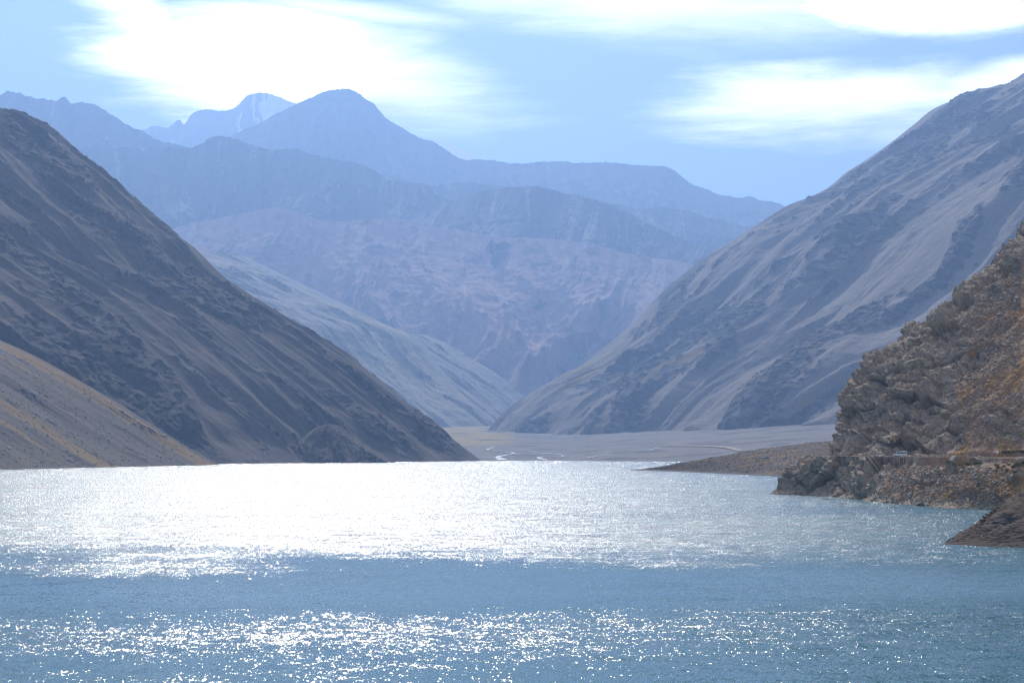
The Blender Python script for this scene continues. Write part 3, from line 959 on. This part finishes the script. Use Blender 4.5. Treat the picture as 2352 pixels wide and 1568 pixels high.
M_STONE = plain_mat("boulder_stone", (0.34, 0.30, 0.255), 0.9, 0.2, var=0.35, scale=0.8)
BM = [boulder_mesh("boulder_%d" % k, 40 + k, 2, (1, 0.8 + 0.05 * k, 0.6 + 0.08 * k)) for k in range(4)]
for b in BM:
    b.materials.append(M_STONE)


def screen(p):
    d = p - np.array((0, 0, CAM_H))
    yc = d[..., 1] * CP + d[..., 2] * SP
    zc = -d[..., 1] * SP + d[..., 2] * CP
    return 1176 + F * d[..., 0] / yc, 784 - F * zc / yc


def scatter_boulders(G, mask, n, smin, smax, label, group):
    idx = np.argwhere(mask)
    pick = idx[rs.choice(len(idx), n, replace=False)]
    for i, j in pick:
        s = smin + (smax - smin) * rs.rand() ** 2.2
        o = bpy.data.objects.new("boulder", BM[rs.randint(4)])
        scene.collection.objects.link(o)
        o.location = Vector(G[i, j]) + Vector((0, 0, s * 0.22))
        o.scale = (s, s, s)
        o.rotation_euler = (rs.uniform(-.4, .4), rs.uniform(-.4, .4), rs.uniform(0, 6.28))
        o["label"] = label
        o["category"] = "boulder"
        o["group"] = group


bu, bv = screen(BG)
face = N
bn = normals(BG)
vis = (bu > 1800) & (bu < 2345) & (bv > 560) & (BG[..., 2] > 2.0) & ~((z > za - 2.5) & (z < zb_ + 2.5)) & (sfrac > 3.2)
scatter_boulders(BG, vis & (crag < 0.5) & (z > ROAD_Z + 6), 44, 0.8, 2.1, "loose pale boulder on the brown slope above the gravel road", "boulders above the road")
scatter_boulders(BG, vis & (crag < 0.6) & (z < ROAD_Z - 4), 20, 0.6, 1.4, "loose pale boulder on the brown slope between road and lake", "boulders below the road")
nu, nv = screen(NG)
scatter_boulders(NG, (nu < 2345) & (NG[..., 2] > 0.6) & (nu > 2190), 14, 0.25, 0.55, "small stone block on the dark near gravel slope", "stones on the near slope")


def scatter_mesh(name, G, mask, n, smin, smax, mat, label, seed, parent=None, power=3.0, tuft=False):
    rr = np.random.RandomState(seed)
    idx = np.argwhere(mask)
    pick = idx[rr.randint(0, len(idx), n)]
    if tuft:
        base = []
        tri = []
        for b in range(7):
            a = b * 0.9
            base += [(0.10 * math.cos(a + 1.5), 0.10 * math.sin(a + 1.5), -0.2), (-0.10 * math.cos(a + 1.5), -0.10 * math.sin(a + 1.5), -0.2),
                     (0.55 * math.cos(a), 0.55 * math.sin(a), 0.75)]
            tri.append((b * 3, b * 3 + 1, b * 3 + 2))
        base = np.array(base)
        tri = np.array(tri)
    else:
        me0 = boulder_mesh("tmp", seed, 1)
        base = np.array([v.co[:] for v in me0.vertices])
        tri = np.array([p.vertices[:] for p in me0.polygons])
        bpy.data.meshes.remove(me0)
    nv_ = len(base)
    s = smin + (smax - smin) * rr.rand(n) ** power
    a = rr.uniform(0, 6.28, n)
    pos = G[pick[:, 0], pick[:, 1]] + np.c_[rr.uniform(-.4, .4, n), rr.uniform(-.4, .4, n), s * 0.15]
    ca, sa = np.cos(a), np.sin(a)
    V = np.empty((n, nv_, 3))
    sq = rr.uniform(0.6, 1.2, (n, 3))
    b = base[None] * sq[:, None, :] * s[:, None, None]
    V[..., 0] = b[..., 0] * ca[:, None] - b[..., 1] * sa[:, None] + pos[:, None, 0]
    V[..., 1] = b[..., 0] * sa[:, None] + b[..., 1] * ca[:, None] + pos[:, None, 1]
    V[..., 2] = b[..., 2] + pos[:, None, 2]
    Tr = (tri[None] + (np.arange(n) * nv_)[:, None, None]).reshape(-1, 3)
    me = bpy.data.meshes.new(name)
    me.vertices.add(n * nv_)
    me.vertices.foreach_set("co", V.reshape(-1).astype(np.float32))
    me.loops.add(Tr.size)
    me.loops.foreach_set("vertex_index", Tr.reshape(-1).astype(np.int32))
    me.polygons.add(len(Tr))
    me.polygons.foreach_set("loop_start", (np.arange(len(Tr)) * 3).astype(np.int32))
    me.update(calc_edges=True)
    return add(name, me, mat, kind="stuff", label=label)


scatter_mesh("rubble", BG, vis & (crag < 0.7), 9000, 0.18, 1.0, M_STONE, "scattered small stones over the brown bluff", 3)
M_TUFT = plain_mat("dry_grass", (0.25, 0.155, 0.06), 0.9, 0.1, var=0.4, scale=0.3)
scatter_mesh("dry_grass", BG, vis & (grs.shape is not None) & (crag < 0.45), 9000, 0.35, 0.95, M_TUFT, "tufts of dry golden grass over the bluff", 5, power=1.5, tuft=True)

pu, pv = screen(PG)
pvis = (pu > 1475) & (pu < 1930) & (PG[..., 2] > 1.2) & (np.arange(PG.shape[0])[:, None] + 0 * pu < PG.shape[0] * 0.76)
if pvis.sum() < 50:
    pvis = (pu > 1475) & (pu < 1930) & (PG[..., 2] > 1.2)
M_TUFT2 = plain_mat("dry_scrub", (0.21, 0.13, 0.052), 0.9, 0.1, var=0.5, scale=0.2)
scatter_mesh("dry_scrub", PG, pvis, 7000, 0.5, 1.9, M_TUFT2, "low dry scrub covering the grassy point", 8, power=2.0, tuft=True)
scatter_mesh("stones", PG, pvis, 500, 0.3, 1.3, M_STONE, "scattered stones on the grassy point", 9)
su, sv = screen(SPG)
scatter_boulders(SPG, (su > 5) & (su < 470) & (SPG[..., 2] > 4) & (SPG[..., 1] < 3080), 12, 1.8, 4.5, "large dark boulder lying on the low brown spur", "boulders on the brown spur")

scatter_mesh("rubble", SPG, (su > -20) & (su < 520) & (SPG[..., 2] > 1.0) & (SPG[..., 1] < 3100), 2600, 0.4, 2.6, M_STONE, "scattered stones over the low brown spur", 13)

# ------------------------------------------------------------------ shrubs
def shrub_meshes(seed):
    rr = np.random.RandomState(seed)
    V, Fc = [], []
    lobes = [(rr.uniform(-.45, .45), rr.uniform(-.45, .45), rr.uniform(.3, .6), rr.uniform(.35, .55)) for _ in range(6)]
    for k in range(260):
        lx, ly, lz, lr = lobes[rr.randint(len(lobes))]
        d = rr.normal(size=3)
        d /= np.linalg.norm(d)
        p = np.array((lx, ly, lz)) + d * lr * rr.uniform(0.55, 1.0)
        p[2] = max(p[2], 0.03)
        t = rr.normal(size=3); t /= np.linalg.norm(t)
        b = np.cross(t, d); b /= max(1e-6, np.linalg.norm(b))
        s = rr.uniform(0.07, 0.14)
        i = len(V)
        V += [p - t * s, p + b * s * 0.6, p + t * s, p - b * s * 0.6]
        Fc.append((i, i + 1, i + 2, i + 3))
    fm = bpy.data.meshes.new("shrub_foliage")
    fm.from_pydata([tuple(v) for v in V], [], Fc)
    V, Fc = [], []
    for k in range(6):
        a = k * 1.05
        e = np.array((math.cos(a) * 0.4, math.sin(a) * 0.4, 0.55))
        sd = np.array((-math.sin(a), math.cos(a), 0)) * 0.03
        i = len(V)
        V += [sd, -sd, np.array((0, 0, 0.06)), e + sd * 0.4, e - sd * 0.4, e + np.array((0, 0, 0.03))]
        Fc += [(i, i + 1, i + 4, i + 3), (i + 1, i + 2, i + 5, i + 4), (i + 2, i, i + 3, i + 5)]
    sm = bpy.data.meshes.new("shrub_stem")
    sm.from_pydata([tuple(v) for v in V], [], Fc)
    return fm, sm


M_SHRUB = plain_mat("shrub_green", (0.12, 0.125, 0.045), 0.85, 0.15, var=0.5, scale=1.4)
M_SHRUBY = plain_mat("shrub_golden", (0.21, 0.12, 0.025), 0.85, 0.15, var=0.4, scale=1.4)
M_STEM = plain_mat("shrub_wood", (0.10, 0.075, 0.055), 0.9, 0.1)
SH = [shrub_meshes(k) for k in range(3)]
SHY = [shrub_meshes(10 + k) for k in range(2)]
for f, s in SH:
    f.materials.append(M_SHRUB); s.materials.append(M_STEM)
for f, s in SHY:
    f.materials.append(M_SHRUBY); s.materials.append(M_STEM)


def shrub(pt, size, kind, label, group):
    f, s = (SH if kind == 0 else SHY)[rs.randint(3 if kind == 0 else 2)]
    r = bpy.data.objects.new("shrub", None)
    scene.collection.objects.link(r)
    r.location = Vector(pt) - Vector((0, 0, 0.1))
    r.scale = (size, size, size * 0.72)
    r.rotation_euler = (0, 0, rs.uniform(0, 6.28))
    r["label"] = label; r["category"] = "shrub"; r["group"] = group
    for nm, me in (("foliage", f), ("stem", s)):
        o = bpy.data.objects.new(nm, me)
        scene.collection.objects.link(o)
        o.parent = r


def on_surface(G, U, V, u, v, ok=None):
    """nearest-to-viewer surface point seen near (u, v)"""
    d = (U - u) ** 2 + (V - v) ** 2
    if ok is not None:
        d = np.where(ok, d, 1e9)
    near = d < 9.0
    if near.any():
        yy_ = np.where(near, G[..., 1], 1e9)
        k = np.unravel_index(np.argmin(yy_), d.shape)
    else:
        k = np.unravel_index(np.argmin(d), d.shape)
    return G[k]


SHR = [(2178, 1064), (2190, 1068), (2200, 1062), (2222, 1066), (2240, 1064), (2247, 1062), (2253, 1063), (2130, 1062), (2290, 1068), (2296, 1075), (2304, 1070), (2310, 1078), (2318, 1066), (2326, 1072),
       (2334, 1066), (2342, 1070), (2350, 1064), (2285, 1080), (2300, 1085), (2272, 1074), (2330, 1084), (2180, 1085), (2160, 1090), (2210, 1082)]
ORD = ["leftmost", "second", "third", "fourth", "fifth", "sixth", "seventh", "eighth", "ninth", "tenth", "eleventh", "twelfth", "thirteenth", "fourteenth", "fifteenth",
       "sixteenth", "seventeenth", "eighteenth", "nineteenth", "twentieth", "twenty-first", "twenty-second", "twenty-third", "rightmost"]


def nth(k, n):
    return "leftmost" if k == 0 else ("rightmost" if k == n - 1 else ORD[k] + " from the left,")


SHR.sort()
for k, (u, v) in enumerate(SHR):
    shrub(on_surface(BG, bu, bv, u, v, z < za), rs.uniform(1.1, 2.2), 0, "olive shrub below the gravel road, " + nth(k, len(SHR)).rstrip(",") + " of the row", "shrubs below the road")
THK = sorted([(2312, 1046), (2320, 1043), (2328, 1045), (2336, 1041), (2345, 1044), (2352, 1039), (2305, 1048)])
for k, (u, v) in enumerate(THK):
    shrub(on_surface(BG, bu, bv, u, v, (z > zb_)), rs.uniform(1.6, 2.6), 0, "dark shrub in the roadside thicket behind the sign, " + nth(k, len(THK)).rstrip(","), "shrubs beside the sign")
EDG = sorted([(2270, 1178), (2276, 1172), (2283, 1167), (2290, 1163), (2262, 1184), (2255, 1190)])
for k, (u, v) in enumerate(EDG):
    shrub(on_surface(NG, nu, nv, u, v + 2), rs.uniform(0.7, 1.25), 1, "golden shrub on the near gravel slope's edge, " + nth(k, len(EDG)).rstrip(","), "shrubs on the near slope edge")


# ------------------------------------------------------------------ vehicles
def prism(name, prof, y0, y1, mat, parent, inset=0.0, zsplit=None):
    """side profile (x, z) extruded across y0..y1; points above zsplit are pulled in (tumblehome)"""
    n = len(prof)
    V, Fc = [], []
    for y, sg in ((y0, 1), (y1, -1)):
        for x, zz in prof:
            k = 0.0 if zsplit is None else inset * max(0.0, (zz - zsplit[0]) / (zsplit[1] - zsplit[0]))
            V.append((x, y + sg * k, zz))
    Fc.append(tuple(range(n)))
    Fc.append(tuple(range(2 * n - 1, n - 1, -1)))
    for i in range(n):
        j = (i + 1) % n
        Fc.append((i, i + n, j + n, j))
    me = bpy.data.meshes.new(name)
    me.from_pydata(V, [], Fc)
    bm = bmesh.new()
    bm.from_mesh(me)
    bmesh.ops.recalc_face_normals(bm, faces=bm.faces)
    bmesh.ops.bevel(bm, geom=[e for e in bm.edges if len(e.link_faces) == 2 and e.calc_face_angle(0) > 0.6], offset=0.035, segments=2, affect="EDGES", clamp_overlap=True)
    bm.to_mesh(me)
    bm.free()
    return add(name, me, mat, parent)


def quad_panel(name, pts, mat, parent, th=0.02):
    """thin pane with real thickness; pts in order round the outline"""
    p = [Vector(a) for a in pts]
    nrm = (p[1] - p[0]).cross(p[2] - p[0]).normalized() * th
    V = [tuple(a) for a in p] + [tuple(a + nrm) for a in p]
    n = len(p)
    Fc = [tuple(range(n - 1, -1, -1)), tuple(range(n, 2 * n))] + [(i, (i + 1) % n, (i + 1) % n + n, i + n) for i in range(n)]
    me = bpy.data.meshes.new(name)
    me.from_pydata(V, [], Fc)
    return add(name, me, mat, parent)


def cyl_y(name, x, y, zz, r, w, mat, parent, seg=16):
    bm = bmesh.new()
    bmesh.ops.create_cone(bm, cap_ends=True, segments=seg, radius1=r, radius2=r, depth=w, matrix=Matrix.Translation((x, y, zz)) @ Matrix.Rotation(math.pi / 2, 4, "X"))
    bmesh.ops.bevel(bm, geom=[e for e in bm.edges if e.calc_face_angle(0) > 1.0], offset=0.03, segments=1, affect="EDGES")
    me = bpy.data.meshes.new(name)
    bm.to_mesh(me)
    bm.free()
    return add(name, me, mat, parent)


M_WHITE = plain_mat("white_paint", (0.78, 0.79, 0.80), 0.28, 0.5)
M_GREEN = plain_mat("dark_green_paint", (0.035, 0.07, 0.05), 0.28, 0.5)
M_GLASS = plain_mat("dark_glass", (0.03, 0.04, 0.05), 0.06, 0.6)
M_TYRE = plain_mat("tyre_rubber", (0.025, 0.025, 0.027), 0.85, 0.2)
M_RIM = plain_mat("rim_metal", (0.55, 0.55, 0.56), 0.35, 0.5, metal=0.8)
M_BUMP = plain_mat("bumper_plastic", (0.05, 0.05, 0.055), 0.7, 0.3)
M_LAMP = plain_mat("lamp_lens", (0.75, 0.75, 0.72), 0.1, 0.6)
M_RED_LAMP = plain_mat("tail_lens", (0.35, 0.02, 0.02), 0.2, 0.5)


def vehicle(name, loc, rz, spec, paint, label, category, group=None):
    """front of the vehicle points to +X of the thing"""
    r = bpy.data.objects.new(name, None)
    scene.collection.objects.link(r)
    r.location = loc
    r.rotation_euler = (0, 0, rz)
    r["label"] = label; r["category"] = category
    if group:
        r["group"] = group
    hw = spec["w"] / 2
    prism("body", spec["body"], -hw, hw, paint, r, 0.16, spec["tumble"])
    zs, zt = spec["tumble"]

    def yy_(zz, sg):
        return sg * (hw - 0.16 * max(0.0, (zz - zs) / (zt - zs)) + 0.004)
    for sg in (-1, 1):
        for win in spec["side"]:
            pts = [(x, yy_(zz, sg), zz) for x, zz in win]
            if sg > 0:
                pts = pts[::-1]
            quad_panel("side_window", pts, M_GLASS, r, 0.012)
    for nm, (xa, za_, xb, zb2) in (("windshield", spec["front_glass"]), ("rear_window", spec["rear_glass"])):
        pts = [(xa, -hw + 0.14, za_), (xa, hw - 0.14, za_), (xb, hw - 0.30, zb2), (xb, -hw + 0.30, zb2)]
        if nm == "rear_window":
            pts = pts[::-1]
        quad_panel(nm, pts, M_GLASS, r, 0.015)
    for x in spec["axles"]:
        for sg in (-1, 1):
            wz = cyl_y("wheel", x, sg * (hw - 0.10), spec["wr"], spec["wr"], 0.24, M_TYRE, r)
            cyl_y("rim", x, sg * (hw + 0.012), spec["wr"], spec["wr"] * 0.58, 0.05, M_RIM, wz, 12)
    x0 = min(p[0] for p in spec["body"]); x1 = max(p[0] for p in spec["body"])
    for nm, xa, xb in (("front_bumper", x1 - 0.16, x1 + 0.05), ("rear_bumper", x0 - 0.05, x0 + 0.12)):
        prism(nm, [(xa, 0.32), (xb, 0.34), (xb, 0.56), (xa, 0.58)], -hw + 0.03, hw - 0.03, M_BUMP, r)
    for sg in (-1, 1):
        prism("headlight", [(x1 - 0.22, 0.72), (x1 + 0.015, 0.70), (x1 - 0.02, 0.86), (x1 - 0.24, 0.88)], sg * (hw - 0.36) - 0.16, sg * (hw - 0.36) + 0.16, M_LAMP, r)
        prism("tail_light", [(x0 - 0.012, 0.78), (x0 + 0.08, 0.78), (x0 + 0.08, 1.08), (x0 - 0.012, 1.08)], sg * (hw - 0.12) - 0.07, sg * (hw - 0.12) + 0.07, M_RED_LAMP, r)
        prism("mirror", [(spec["mir"][0], spec["mir"][1]), (spec["mir"][0] + 0.12, spec["mir"][1]), (spec["mir"][0] + 0.1, spec["mir"][1] + 0.22), (spec["mir"][0], spec["mir"][1] + 0.22)],
              sg * (hw + 0.06) - 0.09, sg * (hw + 0.06) + 0.09, M_BUMP, r)
    return r


VAN = dict(w=2.0, body=[(-3.45, 0.42), (3.35, 0.42), (3.5, 0.62), (3.45, 1.02), (2.6, 1.32), (1.75, 2.35), (1.35, 2.58), (-3.2, 2.66), (-3.42, 2.5), (-3.5, 1.2)], tumble=(1.2, 2.66),
           side=[[(2.45, 1.42), (1.72, 1.42), (1.72, 2.12), (1.9, 2.10)], [(1.5, 1.42), (-0.2, 1.42), (-0.2, 2.18), (1.5, 2.18)], [(-0.32, 1.42), (-1.95, 1.42), (-1.95, 2.18), (-0.32, 2.18)],
                 [(-2.2, 1.42), (-3.25, 1.42), (-3.25, 2.18), (-2.2, 2.18)]],
           front_glass=(2.60, 1.35, 1.78, 2.34), rear_glass=(-3.5, 1.45, -3.46, 2.25), axles=(2.45, -1.75), wr=0.38, mir=(2.3, 1.4))
CAR = dict(w=1.75, body=[(-2.05, 0.30), (2.05, 0.30), (2.15, 0.5), (2.08, 0.80), (1.15, 0.98), (0.45, 1.42), (-0.95, 1.46), (-1.75, 1.06), (-2.1, 0.98), (-2.15, 0.6)], tumble=(0.95, 1.46),
           side=[[(0.98, 1.0), (-0.2, 1.0), (-0.2, 1.38), (0.48, 1.36)], [(-0.3, 1.0), (-1.55, 1.0), (-0.98, 1.38), (-0.3, 1.38)]],
           front_glass=(1.15, 1.0, 0.50, 1.40), rear_glass=(-1.72, 1.08, -1.02, 1.43), axles=(1.35, -1.3), wr=0.31, mir=(0.75, 0.98))
SUV = dict(w=1.9, body=[(-2.2, 0.40), (2.2, 0.40), (2.32, 0.62), (2.25, 1.0), (1.2, 1.14), (0.55, 1.72), (-1.9, 1.78), (-2.22, 1.2), (-2.28, 0.7)], tumble=(1.1, 1.78),
           side=[[(1.05, 1.18), (-0.1, 1.18), (-0.1, 1.64), (0.6, 1.62)], [(-0.2, 1.18), (-1.3, 1.18), (-1.3, 1.66), (-0.2, 1.66)], [(-1.4, 1.18), (-2.05, 1.18), (-1.85, 1.64), (-1.4, 1.66)]],
           front_glass=(1.2, 1.17, 0.60, 1.69), rear_glass=(-2.2, 1.25, -1.95, 1.72), axles=(1.42, -1.4), wr=0.37, mir=(0.85, 1.15))
PICK = dict(w=1.85, body=[(-2.6, 0.45), (2.5, 0.45), (2.62, 0.66), (2.55, 1.02), (1.5, 1.12), (0.85, 1.70), (-0.45, 1.74), (-0.75, 1.12), (-2.6, 1.12), (-2.66, 0.7)], tumble=(1.1, 1.74),
            side=[[(1.35, 1.16), (0.45, 1.16), (0.45, 1.64), (0.92, 1.62)], [(0.35, 1.16), (-0.6, 1.16), (-0.42, 1.64), (0.35, 1.66)]],
            front_glass=(1.5, 1.15, 0.90, 1.68), rear_glass=(-0.74, 1.2, -0.48, 1.70), axles=(1.6, -1.6), wr=0.38, mir=(1.15, 1.12))
BOXVAN = dict(w=1.85, body=[(-2.1, 0.40), (2.0, 0.40), (2.15, 0.6), (2.1, 1.0), (1.75, 1.12), (1.25, 1.9), (-1.95, 1.96), (-2.15, 1.2), (-2.18, 0.7)], tumble=(1.1, 1.96),
              side=[[(1.6, 1.18), (0.7, 1.18), (0.7, 1.76), (1.2, 1.76)], [(0.55, 1.18), (-0.6, 1.18), (-0.6, 1.78), (0.55, 1.78)], [(-0.75, 1.18), (-1.9, 1.18), (-1.9, 1.78), (-0.75, 1.78)]],
              front_glass=(1.76, 1.16, 1.30, 1.88), rear_glass=(-2.16, 1.25, -1.98, 1.86), axles=(1.3, -1.3), wr=0.35, mir=(1.45, 1.15))

p, a = road_at(2066)
van = vehicle("minibus", p + Vector((0, 0, 0.0)), math.pi - R(14), VAN, M_WHITE, "white minibus with dark windows on the gravel road", "minibus")
prism("roof_unit", [(-2.2, 2.64), (-1.2, 2.64), (-1.3, 2.86), (-2.1, 2.86)], -0.55, 0.55, M_WHITE, van)
p, a = road_at(2020)
vehicle("car", p + Vector((0, 0, 0.0)), math.pi - R(22), CAR, M_WHITE, "small white car half hidden by the road edge ahead of the minibus", "car")

def on_point(u, v):
    return Vector(on_surface(PG, pu, pv, u, v, PG[..., 2] > 1.0)) + Vector((0, 0, 0.05))


vehicle("parked_car", on_point(1752, 1050), math.pi + R(28), SUV, M_WHITE, "white off-road car parked leftmost on the grassy point", "car", "vehicles parked on the point")
vehicle("parked_pickup", on_point(1760, 1051) + Vector((0, -6, 0)), math.pi + R(20), PICK, M_GREEN, "dark green pickup parked in front of the white off-road car", "pickup", "vehicles parked on the point")
vehicle("parked_car", on_point(1776, 1050), R(190), CAR, M_WHITE, "low white car parked behind the dark green pickup", "car", "vehicles parked on the point")
vehicle("parked_van", on_point(1801, 1051), R(250), BOXVAN, M_WHITE, "boxy white van parked alone rightmost on the grassy point", "van", "vehicles parked on the point")

# ------------------------------------------------------------------ roadside sign and marker
M_SIGN = plain_mat("sign_white", (0.80, 0.82, 0.80), 0.35, 0.4)
M_POST = plain_mat("post_galvanised", (0.45, 0.45, 0.44), 0.5, 0.4, metal=0.5)
p, a = road_at(2292)
sg = bpy.data.objects.new("road_sign", None)
scene.collection.objects.link(sg)
sg.location = p + Vector((-0.6, 3.2, 0.3))
sg.rotation_euler = (R(-22), R(28), R(10))
sg["label"] = "white sign panel on a leaning post beside the gravel road"
sg["category"] = "sign"
prism("post", [(-0.06, -0.4), (0.06, -0.4), (0.06, 2.2), (-0.06, 2.2)], -0.05, 0.05, M_POST, sg)
prism("panel", [(-0.75, 1.75), (0.75, 1.75), (0.75, 2.85), (-0.75, 2.85)], -0.11, -0.055, M_SIGN, sg)
p, a = road_at(2303)
mk = bpy.data.objects.new("marker_post", None)
scene.collection.objects.link(mk)
mk.location = p + Vector((0.2, -2.0, 0))
mk["label"] = "short white marker post at the road edge near the sign"
mk["category"] = "post"
prism("post", [(-0.11, -0.2), (0.11, -0.2), (0.10, 0.62), (-0.10, 0.62)], -0.11, 0.11, M_SIGN, mk)
prism("cap", [(-0.13, 0.61), (0.13, 0.61), (0.06, 0.74), (-0.06, 0.74)], -0.13, 0.13, M_SIGN, mk)

# ------------------------------------------------------------------ haze
HAZE_K = 5.7e-5
x0, x1, y0, y1, zlo, zhi = -31000, 31000, -3200, 42500, -15.2, 4900
hv = [(x0, y0, zlo), (x1, y0, zlo), (x1, y1, zlo), (x0, y1, zlo), (x0, y0, zhi), (x1, y0, zhi), (x1, y1, zhi), (x0, y1, zhi)]
hf = [(0, 3, 2, 1), (4, 5, 6, 7), (0, 1, 5, 4), (1, 2, 6, 5), (2, 3, 7, 6), (3, 0, 4, 7)]
hm = bpy.data.meshes.new("haze")
hm.from_pydata(hv, [], hf)
mh = bpy.data.materials.new("haze_air")
mh.use_nodes = True
t = NT(mh.node_tree)
t.t.nodes.clear()
pvn = t.n("ShaderNodeVolumePrincipled", ins={"Color": (0.36, 0.58, 1.0, 1), "Density": HAZE_K, "Anisotropy": 0.6})
om_ = t.n("ShaderNodeOutputMaterial")
t.link(pvn.outputs[0], om_.inputs["Volume"])
try:
    mh.cycles.homogeneous_volume = True
except Exception:
    pass
add("haze", hm, mh, kind="stuff", label="pale blue haze filling the valley")
